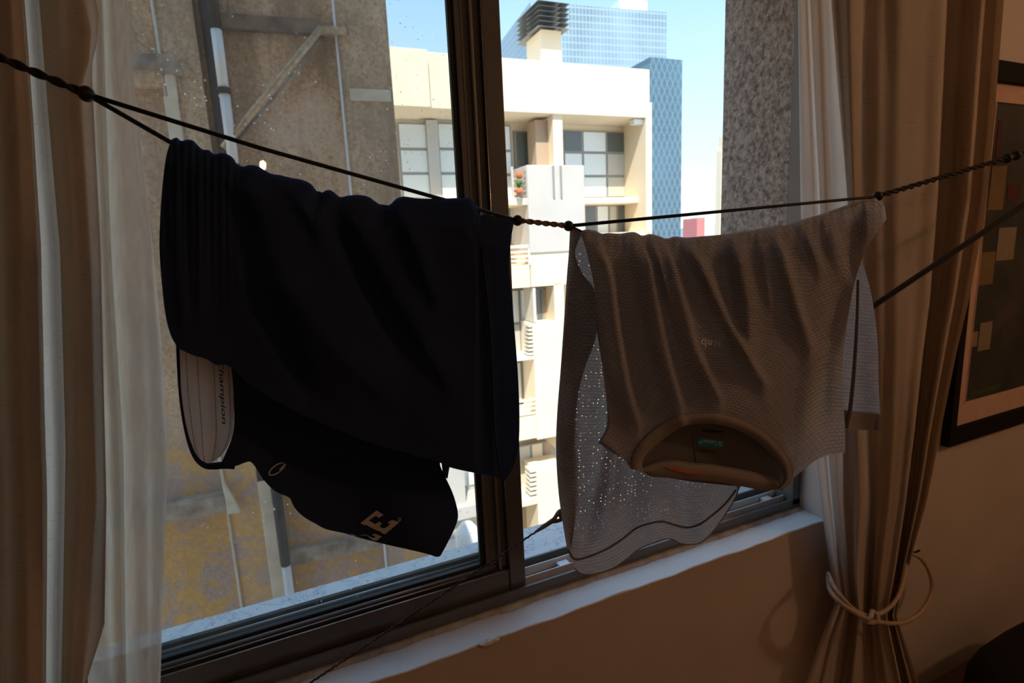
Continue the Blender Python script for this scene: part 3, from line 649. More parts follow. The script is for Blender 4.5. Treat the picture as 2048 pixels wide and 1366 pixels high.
# far leg behind, hanging lower
Tg = [(440, 716), (520, 700), (640, 700), (760, 720), (860, 780), (905, 860)]
Bg = [(440, 931), (458, 934), (473, 931), (488, 925), (499, 923), (508, 930), (526, 958), (550, 982), (579, 996), (584, 1006), (591, 1018), (608, 1034), (630, 1047), (651, 1058), (690, 1067), (735, 1080), (785, 1092), (830, 1102), (858, 1109), (874, 1114), (881, 1112)]
Lg = [(440, 716), (461, 745), (467, 800), (468, 850), (462, 880), (452, 905), (440, 931)]
Rg = [(905, 860), (897, 930), (884, 925), (890, 955), (905, 985), (914, 1015), (916, 1035), (908, 1060), (893, 1090), (881, 1112)]
Rg = [(893, 880), (880, 926), (890, 952), (905, 985), (914, 1015), (916, 1035), (908, 1060), (893, 1090), (881, 1112)]
Tg[-1] = (893, 880)
def dback(x, y, u, v):
    return 0.012-0.022*v + 0.006*np.sin((x-0.6*y)*0.02)*v + 0.004*smooth_noise(x, y, 200, 8)
cloth('back_leg', coons(Tg, Bg, Lg, Rg, 120, 60), dback, MAT['navy'], sh, (0.42, 0.3))
inset = lambda C_: [(678+(x-678)*0.985, 915+(y-915)*0.985) for x, y in C_]
cloth('back_leg_far_side', coons(inset(Tg), inset(Bg), inset(Lg), inset(Rg), 60, 30), lambda x, y, u, v: dback(x, y, u, v)+0.012+0*x, MAT['navy'], sh, (0.42, 0.3))
# window-side half of the folded shorts
Tb = [(348, 300), (420, 326), (480, 356), (560, 376), (640, 408), (720, 412), (800, 425), (940, 425), (1024, 462)]
cloth('window_side_leg', coons(Tb, [(365, 690), (560, 780), (760, 860), (900, 920), (1005, 945)], [(348, 300), (330, 450), (345, 620), (365, 690)], [(1024, 462), (1016, 560), (1030, 800), (1005, 945)], 60, 40),
      lambda x, y, u, v: 0.028*np.sqrt(np.clip(v*9, 0, 1)) + 0.004*smooth_noise(x, y, 240, 12), MAT['navy'], sh, (0.45, 0.4))
cloth('inner_hem', coons([(880, 900), (905, 900)], [(886, 952), (895, 958)], [(880, 900), (886, 952)], [(905, 900), (895, 958)], 4, 8), lambda x, y, u, v: 0.02+0*x*v, MAT['navy'], sh, (0.03, 0.06))
# waistband turned open: white inside, navy rim
Tw = [(354, 690), (400, 706), (440, 715), (462, 730)]
Bw = [(392, 912), (402, 921), (414, 927), (428, 922), (442, 912)]
Lw = [(354, 690), (357, 740), (361, 790), (370, 850), (379, 885), (392, 912)]
Rw = [(462, 730), (466, 770), (468, 830), (466, 862), (456, 892), (442, 912)]
def dwaist(x, y, u, v): return -0.002+0.016*(np.clip((x-360)/105, 0, 1)-0.5)**2*4*0.5 + 0*v - 0.003*np.cos((x-360)/105*math.pi*4)*0.4
wb = cloth('waistband_lining', coons(Tw, Bw, Lw, Rw, 40, 40), dwaist, MAT['elastic'], sh, (0.05, 0.12))
wy = lambda x, y: float(dwaist(np.array(float(x)), np.array(float(y)), 0, 0))
tubes('waistband_rim', [([Q(x, y, wy(x, y)+0.001) for x, y in catmull([(356, 690), (358, 740), (362, 795), (370, 850), (380, 888), (394, 917), (412, 931), (430, 932), (450, 930), (470, 931)], 60)], [0.0018+0.0026*sstep(30, 60, i) for i in range(60)])], MAT['navy'], sh, 8)
for off in (18, 40, 71, 100):
    st_pts = []
    for k in range(46):
        f = k/45; c = coons(Tw, Bw, Lw, Rw, 40, 46)[k]; i = int(np.clip(off/108*39, 0, 38)); st_pts.append(c[i])
    lst = []
    for k in range(0, 45):
        a, b = st_pts[k], st_pts[min(k+1, 45)]; m = a+(b-a)*0.5
        lst.append(([Q(a[0], a[1], wy(*a)-0.0006), Q(m[0], m[1], wy(*m)-0.0006)], 0.00045))
    tag(tubes('stitching', lst, MAT['thread'], sh, 4), kind='stuff')

def text_mesh(name, body, to_px, depth, mat, parent, shear=0.0, extrude=0.0003):
    cu = bpy.data.curves.new(name, 'FONT'); cu.body = body; cu.size = 1.0; cu.shear = shear; cu.offset = 0.012; cu.resolution_u = 3
    ob = bpy.data.objects.new(name, cu); sc.collection.objects.link(ob)
    dg = bpy.context.evaluated_depsgraph_get(); me = bpy.data.meshes.new_from_object(ob.evaluated_get(dg))
    bpy.data.objects.remove(ob); bpy.data.curves.remove(cu)
    xs = [v.co.x for v in me.vertices]; x0, x1 = min(xs), max(xs); ysv = [v.co.y for v in me.vertices]; y0, y1 = min(ysv), max(ysv)
    for v in me.vertices:
        px, py = to_px((v.co.x-x0)/(x1-x0), (v.co.y-y0)/(y1-y0)); v.co = Vector(Q(px, py, depth(px, py)))
    me.materials.clear(); o = link(name, me, mat); parent_keep(o, parent); return o
def poly_px(name, polys, depth, mat, parent):
    bm = bmesh.new()
    for pl in polys:
        vs2 = [bm.verts.new(Vector(Q(x, y, depth(x, y)))) for x, y in pl]
        for tri in tessellate_polygon([[Vector((x, y, 0)) for x, y in pl]]): bm.faces.new([vs2[i] for i in tri])
    return bm_obj(name, bm, mat, parent)
def dbk(x, y):
    v = np.clip((y-720)/(330), 0, 1); return float(dback(np.array(float(x)), np.array(float(y)), 0, v))-0.004
# surface-true depth for prints: take the nearest grid point of the built patch
Gb = coons(Tg, Bg, Lg, Rg, 120, 60); Db = dback(Gb[..., 0], Gb[..., 1], 0, np.linspace(0, 1, 60)[:, None])
def near(Gr, Dr, lift):
    def f(x, y):
        d = (Gr[..., 0]-x)**2+(Gr[..., 1]-y)**2; k = np.argsort(d.ravel())[:4]; w_ = 1/(d.ravel()[k]+0.5); return float((Dr.ravel()[k]*w_).sum()/w_.sum())-lift
    return f
nb = near(Gb, Db, 0.0016)
S = lambda l: [(680+x/11.38, 990+y/11.38) for x, y in l]
E_ = S([(835, 350), (990, 455), (885, 520), (810, 475), (655, 580), (800, 665), (880, 610), (955, 640), (900, 722), (975, 755), (1040, 750), (1145, 665), (1080, 635), (1180, 565), (1355, 615), (1030, 890), (935, 865), (945, 840), (820, 800), (590, 680), (550, 690), (465, 640)])
L_ = S([(780, 880), (955, 940), (830, 1045), (735, 1025), (620, 925), (560, 915), (480, 920), (420, 945), (500, 905), (600, 905), (760, 985), (815, 940), (725, 910)])
L2_ = S([(250, 885), (370, 930), (330, 935), (240, 897)])
poly_px('varsity_letters', [E_, L_, L2_], nb, MAT['print_grey'], sh)
tubes('copyright_mark', [([Q(799+2.6*math.cos(a), 1039+2.6*math.sin(a), nb(799, 1039)) for a in np.linspace(0, 6.28, 16)], 0.0004)], MAT['print_grey'], sh, 5)
lg = [(554+19*math.cos(a)*0.83-7*math.sin(a)*0.55*-1*0 - 6.5*math.sin(a)*-0.5, 938-19*math.cos(a)*0.55+7.5*math.sin(a)*0.9) for a in np.linspace(0.55, 5.9, 40)]
tubes('oval_logo', [([Q(x, y, nb(x, y)) for x, y in lg], [0.0004+0.0006*abs(math.sin(i/39*3.1)) for i in range(40)])], MAT['print_grey'], sh, 6)
tubes('logo_stroke', [([Q(x, y, nb(x, y)) for x, y in ((559, 940), (565, 934), (571, 928))], 0.0011)], MAT['print_grey'], sh, 6)
text_mesh('waistband_script', 'Champion', lambda a, b: (443+10*a-a*a*2+(1-b)*-13+3, 716+132*a+2*(1-b)), lambda x, y: wy(x, y)-0.0012, MAT['print_navy'], sh, 0.3)

# ------------------------------------------------------------------ shirt
ts = empty('t_shirt', tuple(Q(1420, 760)), 'grey mesh t-shirt hung upside down over the line with its collar at the bottom', 't-shirt')
T = [(1160, 462), (1175, 459), (1192, 462), (1203, 467), (1216, 466), (1240, 467), (1262, 464), (1272, 465), (1284, 471), (1300, 468), (1318, 472), (1332, 477), (1350, 473), (1372, 475), (1410, 472), (1445, 469), (1470, 465), (1500, 460), (1530, 455), (1558, 450), (1575, 449), (1600, 440), (1640, 429), (1680, 415), (1715, 403), (1738, 397), (1757, 396), (1768, 412), (1773, 438)]
L = [(1160, 462), (1172, 500), (1184, 550), (1192, 600), (1198, 660), (1206, 740), (1215, 810), (1219, 850), (1212, 868), (1204, 882)]
R = [(1773, 438), (1752, 468), (1735, 495), (1718, 535), (1704, 590), (1694, 650), (1686, 720), (1685, 790), (1690, 850), (1690, 905)]
B = [(1204, 882), (1225, 898), (1248, 918), (1263, 938), (1266, 918), (1275, 898), (1295, 874), (1325, 850), (1358, 833), (1400, 828), (1445, 830), (1485, 842), (1520, 860), (1550, 884), (1572, 912), (1583, 942), (1582, 958), (1600, 945), (1625, 925), (1650, 912), (1690, 905)]
SHR = [([(1192, 468), (1222, 560), (1234, 660), (1250, 760), (1275, 850)], -0.013, 26, 8),
       ([(1268, 466), (1298, 530), (1312, 610), (1330, 700), (1362, 820)], -0.015, 30, 8),
       ([(1322, 478), (1348, 540), (1370, 620), (1392, 700), (1440, 800)], -0.014, 28, 8),
       ([(1300, 470), (1318, 520), (1340, 600)], -0.006, 12, 6),
       ([(1368, 476), (1402, 530), (1440, 610), (1480, 690), (1530, 770)], -0.013, 16, 12),
       ([(1462, 468), (1482, 530), (1497, 610), (1500, 720)], -0.008, 14, 16), ([(1515, 458), (1530, 520), (1545, 620)], -0.005, 12, 14),
       ([(1545, 452), (1566, 510), (1592, 600), (1620, 690)], -0.012, 20, 10),
       ([(1600, 440), (1622, 490), (1640, 540)], -0.008, 12, 14), ([(1650, 430), (1668, 480), (1690, 560)], -0.008, 20, 14),
       ([(1440, 480), (1452, 560), (1470, 680)], 0.007, 20, 16), ([(1705, 405), (1712, 450), (1690, 560), (1650, 720), (1640, 850)], 0.008, 26, 18),
       ([(1725, 400), (1745, 430)], -0.007, 14, 14), ([(1640, 700), (1620, 800), (1610, 900)], -0.006, 24, 30)]
def dshirt(x, y, u, v):
    top = np.sqrt(np.clip(v*9, 0, 1))
    puck = 0.0016*np.sin(x*0.33+1.5*np.sin(x*0.05))*np.clip(1-v*7, 0, 1)
    return -0.022*top + 1.9*ridges(x, y, SHR)*np.clip(v*7, 0, 1) + puck + 0.004*smooth_noise(x, y, 230, 21)*top - 0.020*v
Gs = coons(T, B, L, R, 240, 130); Ds = dshirt(Gs[..., 0], Gs[..., 1], 0, np.linspace(0, 1, 130)[:, None])
cloth('front_panel', Gs, dshirt, MAT['knit'], ts, (0.60, 0.42))
ns = near(Gs, Ds, 0.0016)
# back half with hem, on the window side
Tb = [(1140, 456), (1190, 476), (1300, 490), (1450, 488), (1600, 460), (1740, 418)]
Lb = [(1140, 456), (1138, 500), (1135, 545), (1129, 640), (1122, 740), (1115, 830), (1113, 900), (1118, 985), (1127, 1050), (1135, 1100), (1150, 1138)]
Bb = [(1150, 1138), (1162, 1147), (1180, 1149), (1205, 1144), (1230, 1134), (1255, 1117), (1275, 1100), (1290, 1092), (1312, 1084), (1330, 1078), (1345, 1078), (1360, 1086), (1380, 1089), (1402, 1085), (1420, 1070), (1436, 1050), (1450, 1030), (1466, 1005), (1475, 985), (1475, 968)]
Rb = [(1740, 418), (1710, 520), (1660, 640), (1590, 770), (1520, 880), (1475, 968)]
BR = [([(1180, 480), (1195, 600), (1210, 760), (1205, 900), (1180, 1010), (1165, 1090)], 0.022, 30, 20), ([(1145, 470), (1150, 640), (1140, 820), (1150, 980), (1165, 1080)], -0.010, 24, 24), ([(1262, 880), (1262, 960), (1255, 1040)], 0.014, 18, 22), ([(1240, 860), (1225, 960), (1215, 1060)], -0.010, 22, 22),
      ([(1310, 960), (1310, 1010), (1305, 1070)], -0.010, 26, 24), ([(1355, 960), (1360, 1010), (1370, 1080)], 0.012, 20, 24), ([(1420, 960), (1415, 1010), (1410, 1070)], -0.010, 26, 26)]
def dbackp(x, y, u, v):
    return 0.020*np.sqrt(np.clip(v*9, 0, 1)) - 0.006*v + 1.0*ridges(x, y, BR)*np.clip(v*6, 0, 1) + 0.005*smooth_noise(x, y, 190, 33)
Gq = coons(Tb, Bb, Lb, Rb, 150, 150); Dq = dbackp(Gq[..., 0], Gq[..., 1], 0, np.linspace(0, 1, 150)[:, None])
cloth('back_panel', Gq, dbackp, MAT['knit_back'], ts, (0.60, 0.62))
nq = near(Gq, Dq, 0.001)
tubes('hem_seam', [([Q(x, y, nq(x, y)-0.001) for x, y in catmull([(1136, 1100), (1150, 1118), (1180, 1112), (1215, 1097), (1245, 1078), (1270, 1058), (1295, 1048), (1325, 1043), (1350, 1050), (1375, 1055), (1400, 1048), (1425, 1030), (1450, 1008), (1472, 980)], 70)], 0.0015)], MAT['yoke'], ts, 6)
tubes('hem_edge', [([Q(x, y, nq(x, y)) for x, y in catmull(Bb, 80)], 0.0009)], MAT['knit_rib'], ts, 6)
# side flap left of the slit
Tf = [(1140, 456), (1150, 458), (1163, 466)]; Lf_ = [(1140, 456), (1138, 500), (1134, 548), (1128, 640), (1121, 740), (1114, 830), (1112, 900), (1117, 985), (1126, 1050), (1134, 1098)]
Rf_ = [(1163, 466), (1156, 485), (1150, 503), (1156, 528), (1168, 552), (1186, 574), (1197, 620), (1190, 680), (1172, 730), (1156, 790), (1150, 870), (1153, 960), (1150, 1040), (1142, 1098)]; Bf_ = [(1134, 1098), (1138, 1099), (1142, 1098)]
cloth('side_flap', coons(Tf, Bf_, Lf_, Rf_, 20, 90), lambda x, y, u, v: -0.004+0.030*np.sqrt(v)+0.008*np.sin(u*4)*np.sqrt(v)+0*x, MAT['knit'], ts, (0.06, 0.55))
Lf2 = [(1219, 850), (1206, 868), (1196, 886)]
# folded shoulder in front of the back panel
cloth('shoulder_fold', coons([(1190, 640), (1215, 640)], [(1196, 886), (1240, 915)], [(1190, 640), (1208, 760), (1214, 850), (1196, 886)], [(1215, 640), (1235, 760), (1240, 915)], 14, 40), lambda x, y, u, v: -0.014+0.02*(1-u)*v+0*x, MAT['knit'], ts, (0.05, 0.28))
# sleeve of the back half
cloth('sleeve', coons([(1712, 520), (1727, 530)], [(1684, 856), (1720, 859), (1762, 862)], [(1712, 520), (1694, 620), (1682, 720), (1680, 800), (1684, 856)], [(1727, 530), (1743, 590), (1755, 680), (1758, 780), (1762, 862)], 24, 60),
      lambda x, y, u, v: 0.008+0.010*np.sin(u*4.5)*v+0.003*smooth_noise(x, y, 120, 41), MAT['knit_back'], ts, (0.10, 0.30))
tubes('sleeve_seam', [([Q(x, y, 0.004) for x, y in catmull([(1716, 560), (1714, 640), (1708, 740), (1700, 820), (1692, 856)], 30)], [0.002+0.0015*i/29 for i in range(30)])], MAT['yoke'], ts, 8)
cloth('sleeve_cuff', coons([(1684, 820), (1761, 828)], [(1686, 858), (1763, 862)], [(1684, 820), (1686, 858)], [(1761, 828), (1763, 862)], 16, 8), lambda x, y, u, v: 0.006+0.006*np.sin(u*4.5)+0*v+0*x, MAT['knit_rib'], ts, (0.1, 0.04))
# collar: front rib band, back neck band, dark inside yoke with its label
OUT = [(1263, 938), (1265, 918), (1275, 897), (1295, 873), (1325, 849), (1358, 832), (1400, 827), (1445, 829), (1485, 841), (1520, 859), (1550, 883), (1572, 911), (1584, 941), (1581, 962), (1563, 980)]
INN = [(1288, 944), (1284, 928), (1291, 912), (1310, 892), (1338, 870), (1368, 852), (1402, 848), (1440, 850), (1476, 861), (1508, 878), (1534, 900), (1554, 922), (1566, 945), (1566, 962), (1556, 975)]
nc = 90; o_, i_ = catmull(OUT, nc), catmull(INN, nc); P = np.zeros((9, nc, 3))
for j in range(9):
    f = j/8
    for i in range(nc):
        p = o_[i]+(i_[i]-o_[i])*f; base = ns(*o_[i])
        P[j, i] = Q(p[0], p[1], base-0.002-0.0045*math.sin(math.pi*f)+0.004*f)
grid_obj('collar', P, MAT['knit_rib'], ts, (0.5, 0.02))
tubes('collar_seam', [([Q(x, y, ns(x, y)-0.0012) for x, y in o_], 0.0013)], MAT['knit_rib'], ts, 6)
dy = lambda x, y, u, v: -0.022+0.012*np.sin(np.clip((x-1270)/310, 0, 1)*math.pi)+0*v
yk = cloth('inside_yoke', coons([(1272, 900), (1320, 845), (1400, 822), (1490, 845), (1576, 915)], [(1285, 944), (1350, 958), (1450, 970), (1562, 978)], [(1272, 900), (1285, 944)], [(1576, 915), (1562, 978)], 60, 24), dy, MAT['yoke'], ts, (0.3, 0.1))
ydep = lambda x, y: float(dy(np.array(float(x)), 0, 0, 0))
NB1 = catmull([(1282, 938), (1315, 926), (1345, 922), (1385, 927), (1425, 930), (1470, 938), (1515, 947), (1556, 962)], 70)
NB2 = catmull([(1286, 944), (1303, 953), (1340, 956), (1385, 960), (1430, 963), (1480, 972), (1530, 981), (1562, 979)], 70)
P = np.zeros((9, 70, 3))
for j in range(9):
    for i in range(70):
        p = NB1[i]+(NB2[i]-NB1[i])*j/8; P[j, i] = Q(p[0], p[1], -0.028-0.005*math.sin(math.pi*j/8))
grid_obj('back_neck_band', P, MAT['knit_rib'], ts, (0.25, 0.02))
tubes('neck_band_seam', [([Q(x, y, -0.0285) for x, y in NB1], 0.001)], MAT['knit_rib'], ts, 6)
poly_px('neck_tape', [[(1318, 930), (1345, 934), (1375, 941), (1400, 944), (1425, 943), (1400, 948), (1375, 947), (1345, 940)]], lambda x, y: -0.0345, MAT['tape_red'], ts)
lab = cloth('care_label', coons([(1384, 858), (1448, 860)], [(1392, 925), (1452, 930)], [(1384, 858), (1392, 925)], [(1448, 860), (1452, 930)], 10, 10), lambda x, y, u, v: ydep(1415, 0)-0.002+0*x+0*v, MAT['yoke'], ts, (0.05, 0.05))
ld = lambda x, y: ydep(1415, 0)-0.0035
poly_px('label_stripe', [[(1395, 874), (1446, 880), (1446, 897), (1394, 891)]], ld, MAT['teal'], ts)
ld2 = lambda x, y: ydep(1415, 0)-0.0045
text_mesh('label_text', '125 Cool-Lite\u2122', lambda a, b: (1446-47*a, 889-6.0*a-1+(b-0.5)*9), ld2, MAT['print_white'], ts, 0.15)
text_mesh('label_text', 'icebreaker', lambda a, b: (1435-38*a, 906-4.5*a+(b-0.5)*7), ld2, MAT['print_dark'], ts)
poly_px('label_loop', [[(1403, 858), (1447, 862), (1446, 865), (1420, 866), (1404, 862)]], ld2, MAT['print_dark'], ts)
text_mesh('chest_print', 'iceb', lambda a, b: (1441-39*a, 690-4*a+(b-0.5)*16), lambda x, y: ns(x, y)-0.0012, MAT['print_white'], ts)
#SPLIT3
# ------------------------------------------------------------------ framed picture on the wall
pf = empty('framed_picture', (2.1, -0.01, 0.87), 'black framed picture with a wide mat hanging past the linen curtain', 'picture')
FX0, FX1, FZ0, FZ1, FWD = 1.785, 2.50, 0.845, 1.915, 0.052
for nm, a in (('frame_bar', (FX0, FX1, -0.024, -0.001, FZ0, FZ0+FWD)), ('frame_bar', (FX0, FX1, -0.024, -0.001, FZ1-FWD, FZ1)), ('frame_bar', (FX0, FX0+FWD*0.6, -0.024, -0.001, FZ0+FWD, FZ1-FWD)), ('frame_bar', (FX1-FWD*0.6, FX1, -0.024, -0.001, FZ0+FWD, FZ1-FWD))):
    box(nm, *a, MAT['black'], pf, 0.002)
IX0, IX1, IZ0, IZ1 = 1.875, 2.41, 0.965, 1.815
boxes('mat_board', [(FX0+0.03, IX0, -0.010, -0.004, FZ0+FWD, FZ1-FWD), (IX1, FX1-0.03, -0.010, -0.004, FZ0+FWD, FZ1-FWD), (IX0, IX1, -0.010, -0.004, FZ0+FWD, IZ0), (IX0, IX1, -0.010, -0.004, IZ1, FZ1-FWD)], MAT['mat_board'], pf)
def art():
    M_ = NM('dark_night_print'); v = M_.coords()
    col = M_.ramp(M_.noise(v, 7, 5), [(0.35, (0.012, 0.016, 0.013)), (0.55, (0.035, 0.035, 0.026)), (0.75, (0.08, 0.05, 0.035))])
    return M_.fin(M_.pbr(col, 0.6))
MAT['art'] = art()
box('print', IX0-0.005, IX1+0.005, -0.006, -0.0045, IZ0-0.005, IZ1+0.005, MAT['art'], pf)
MAT['art_ochre'] = flat('print_ochre', (0.20, 0.13, 0.055), 0.7); MAT['art_cream'] = flat('print_cream', (0.27, 0.21, 0.14), 0.7); MAT['art_red'] = flat('print_red', (0.09, 0.02, 0.02), 0.7); MAT['art_green'] = flat('print_green', (0.05, 0.08, 0.03), 0.7)
for x0, x1, y0, y1, m in ((1980, 2010, 332, 420, 'art_ochre'), (1995, 2030, 455, 520, 'art_cream'), (1948, 1988, 505, 570, 'art_ochre'), (1958, 1982, 645, 700, 'art_cream'), (1930, 1955, 665, 695, 'art_cream'), (1994, 2002, 240, 320, 'art_red'), (1928, 1950, 600, 640, 'art_green'), (1940, 2000, 775, 785, 'art_green'), (2015, 2040, 370, 400, 'art_red')):
    p0, p1 = PL(x0, (y0+y1)/2, -0.007), PL(x1, (y0+y1)/2, -0.007); z1, z0 = PL((x0+x1)/2, y0, -0.007)[2], PL((x0+x1)/2, y1, -0.007)[2]
    box('print_patch', max(p0[0], IX0+0.004), p1[0], -0.0072, -0.006, z0, z1, MAT[m], pf)
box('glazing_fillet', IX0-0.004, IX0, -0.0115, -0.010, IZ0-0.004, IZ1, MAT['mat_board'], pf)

# dark seat at the corner of the room
bm = bmesh.new(); bmesh.ops.create_uvsphere(bm, u_segments=28, v_segments=16, radius=1)
oc = PL(2075, 1400, -0.40)
for v in bm.verts:
    c = v.co; sgn = lambda t, p: math.copysign(abs(t)**p, t)
    v.co = Vector((oc[0]+0.50+0.34*sgn(c.x, 0.55), oc[1]-0.02+0.30*sgn(c.y, 0.55), 0.152+0.15*sgn(c.z, 0.5)))
tag(bm_obj('pouffe', bm, MAT['black_cloth'], None, True), 'low black upholstered pouffe on the floor below the picture', 'pouffe')

# lamp hanging behind the photographer, seen as a small reflection in the pane
lp = empty('pendant_lamp', (0.11, -3.45, 2.14), 'small warm pendant bulb hanging from the ceiling behind the camera', 'lamp')
bulb = ellipsoid('bulb', (0.11, -3.45, 2.14), (0.022, 0.022, 0.03), emit('warm_bulb', (1.0, 0.50, 0.20), 55.0), lp, 20)
tubes('flex', [([(0.11, -3.45, 2.23), (0.11, -3.45, ZC)], 0.004)], MAT['black'], lp)
tubes('socket', [([(0.11, -3.45, 2.19), (0.11, -3.45, 2.24)], 0.02)], MAT['black'], lp)

fl = empty('floor_lamp', (2.4, -1.6, 0.0), 'slim black floor lamp with a warm globe at the side of the room', 'lamp')
ellipsoid('globe', (2.4, -1.6, 2.22), (0.07, 0.07, 0.07), emit('warm_globe', (1.0, 0.57, 0.31), 27.0), fl, 24)
tubes('pole', [([(2.4, -1.6, 0.02), (2.4, -1.6, 2.16)], 0.011)], MAT['black'], fl); tubes('base', [([(2.4, -1.6, 0.0), (2.4, -1.6, 0.02), (2.4, -1.6, 0.03)], [0.15, 0.15, 0.02])], MAT['black'], fl, 28)

# ------------------------------------------------------------------ neighbouring building across the shaft
NF = Frame(CP+ray(600, 500)*6.0, 6.9)
nbld = empty('neighbour_building', NF.wp(-3, -30, 0), 'stained brown rendered building wall with piers and pipes across the shaft', 'building')
sE = NF.loc(786, 150, 0.10)[0]
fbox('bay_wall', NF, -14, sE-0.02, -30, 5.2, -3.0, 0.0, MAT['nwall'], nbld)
def vstrip(name, xa, xb, y, o0, o1, mat, z0=-30, z1=5.3, bev=0.0):
    return fbox(name, NF, NF.loc(xa, y, o1)[0], NF.loc(xb, y, o1)[0], z0, z1, o0, o1, mat, nbld, bev)
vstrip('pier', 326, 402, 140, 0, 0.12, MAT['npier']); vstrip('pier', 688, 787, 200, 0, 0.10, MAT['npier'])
def conduit(name, xa, y, o, r, mat, z0, z1):
    s = NF.loc(xa, y, o)[0]; return tubes(name, [([NF.wp(s, z0, o), NF.wp(s, z1, o)], r)], mat, nbld, 12)
conduit('edge_bead', 324, 140, 0.13, 0.013, MAT['npale'], -30, 5.2); conduit('edge_bead', 684, 200, 0.11, 0.012, MAT['nwhite'], -30, 5.2)
# downpipe: white lengths with black collars and a tarred length
def zpx(x, y, o): return NF.loc(x, y, o)[1]
conduit('dark_tube', 434, 140, 0.03, 0.085, MAT['ndark'], -30, 5.2)  # dark tube running behind the downpipe
for y0, y1 in ((178, 60), (330, 186), (470, 338), (940, 480)): conduit('downpipe', 444, 150, 0.14, 0.050, MAT['nwhite'], zpx(447, y0, 0.14), zpx(447, y1, 0.14))
conduit('downpipe', 444, 150, 0.14, 0.054, MAT['ndark'], zpx(560, 1132, 0.14), zpx(555, 945, 0.14))
conduit('downpipe', 444, 150, 0.14, 0.050, MAT['nwhite'], -30, zpx(565, 1132, 0.14))
conduit('downpipe', 444, 150, 0.14, 0.055, MAT['ndark'], zpx(430, 58, 0.14), 5.2)
for y in (182, 334, 475): conduit('pipe_collar', 444, 150, 0.14, 0.060, MAT['ndark'], zpx(447, y+6, 0.14), zpx(447, y-6, 0.14))
# horizontal iron beam and diagonal brace
pbox('iron_beam', NF, 412, 640, 30, 60, 0.0, 0.10, MAT['nbeam'], nbld, 0.01); pbox('beam_end', NF, 640, 692, 52, 66, 0.0, 0.16, MAT['npier'], nbld, 0.01)
a0, a1 = NF.loc(446, 296, 0.14), NF.loc(644, 54, 0.14)
tubes('diagonal_brace', [([NF.wp(*a0, 0.14), NF.wp(*a1, 0.14)], 0.035)], MAT['npale2'] if 'npale2' in MAT else MAT['npier'], nbld, 4)
a2, a3 = NF.loc(462, 300, 0.05), NF.loc(655, 62, 0.05)
tubes('brace_shadow', [([NF.wp(*a2, 0.05), NF.wp(*a3, 0.05)], 0.02)], MAT['nledge'], nbld, 4)  # darker bar beside the brace, standing in for its shadow
# stone ledges
pbox('ledge', NF, 120, 345, 102, 132, 0.0, 0.22, MAT['nledge'], nbld, 0.02); pbox('ledge_underside', NF, 120, 338, 134, 170, 0.0, 0.14, MAT['nwall'], nbld, 0.02)
pbox('ledge_cap', NF, 318, 358, 133, 146, 0.12, 0.24, MAT['nledge'], nbld, 0.01); pbox('bracket', NF, 332, 350, 146, 196, 0.12, 0.20, MAT['npale'], nbld, 0.01)
pbox('sunlit_strip', NF, 334, 362, 192, 300, 0.12, 0.15, MAT['npale'], nbld, 0.01)  # pale box paints a sunlit side onto the pier
pbox('ledge', NF, 150, 458, 1016, 1052, 0.0, 0.20, MAT['nledge'], nbld, 0.02)
def wedge():
    s0, zt = NF.loc(447, 965, 0.16); s1, zb = NF.loc(480, 1022, 0.16); s2, _ = NF.loc(445, 1030, 0.16)
    v = [NF.wp(s0, zt, o) for o in (0.12, 0.20)]+[NF.wp(s1, zb, o) for o in (0.12, 0.20)]+[NF.wp(s0, zb, o) for o in (0.12, 0.20)]
    return mesh_vf('ledge_return', v, [(0, 2, 4), (1, 5, 3), (0, 1, 3, 2), (2, 3, 5, 4), (4, 5, 1, 0)], MAT['npale'], nbld)
wedge()
pbox('ledge', NF, 572, 772, 1085, 1116, 0.0, 0.09, MAT['nledge'], nbld, 0.02)
pbox('reflection_band', NF, 700, 782, 178, 202, 0.10, 0.115, MAT['npale'], nbld, 0.004)  # pale slab painted in for a reflection in the window glass
pbox('side_strip', NF, 530, 556, 960, 1200, 0.12, 0.15, MAT['npale'], nbld, 0.01)

# ------------------------------------------------------------------ cream apartment building
CF = Frame(CP+ray(1150, 300)*19.5, 3.0)
cb = empty('apartment_building', CF.wp(0, -30, 0), 'sunlit cream apartment building with recessed balconies and a flat roof', 'building')
K = MAT['cream']
RD = -1.6
s0 = CF.loc(700, 300)[0]; s1 = CF.loc(1303, 300)[0]; sM = CF.loc(1018, 400)[0]
sL = CF.loc(560, 300)[0]
zt = CF.loc(1150, 127)[1]; zs = CF.loc(1150, 229)[1]
fbox('rear_wall', CF, sL, s1, -30, zs+1.0, -9, RD, K, cb)
fbox('roof_fascia', CF, CF.loc(857, 180)[0], s1-0.08, zs, zt, -8.5, 0.0, K, cb, 0.02)
fbox('roof_block', CF, sL, CF.loc(858, 160, 0.25)[0], CF.loc(830, 213, 0.25)[1], CF.loc(820, 96, 0.25)[1], -8, 0.25, K, cb, 0.02)
fbox('roof_side', CF, s1-0.10, s1, -30, CF.loc(1300, 205)[1], -9, 0.02, K, cb, 0.0)
fbox('party_wall', CF, CF.loc(1292, 300)[0], s1-0.10, -30, zs, -9, 0.0, K, cb)
pbox('fascia_light', CF, 1268, 1292, 238, 248, -0.45, -0.15, MAT['white_far'], cb, 0.02)
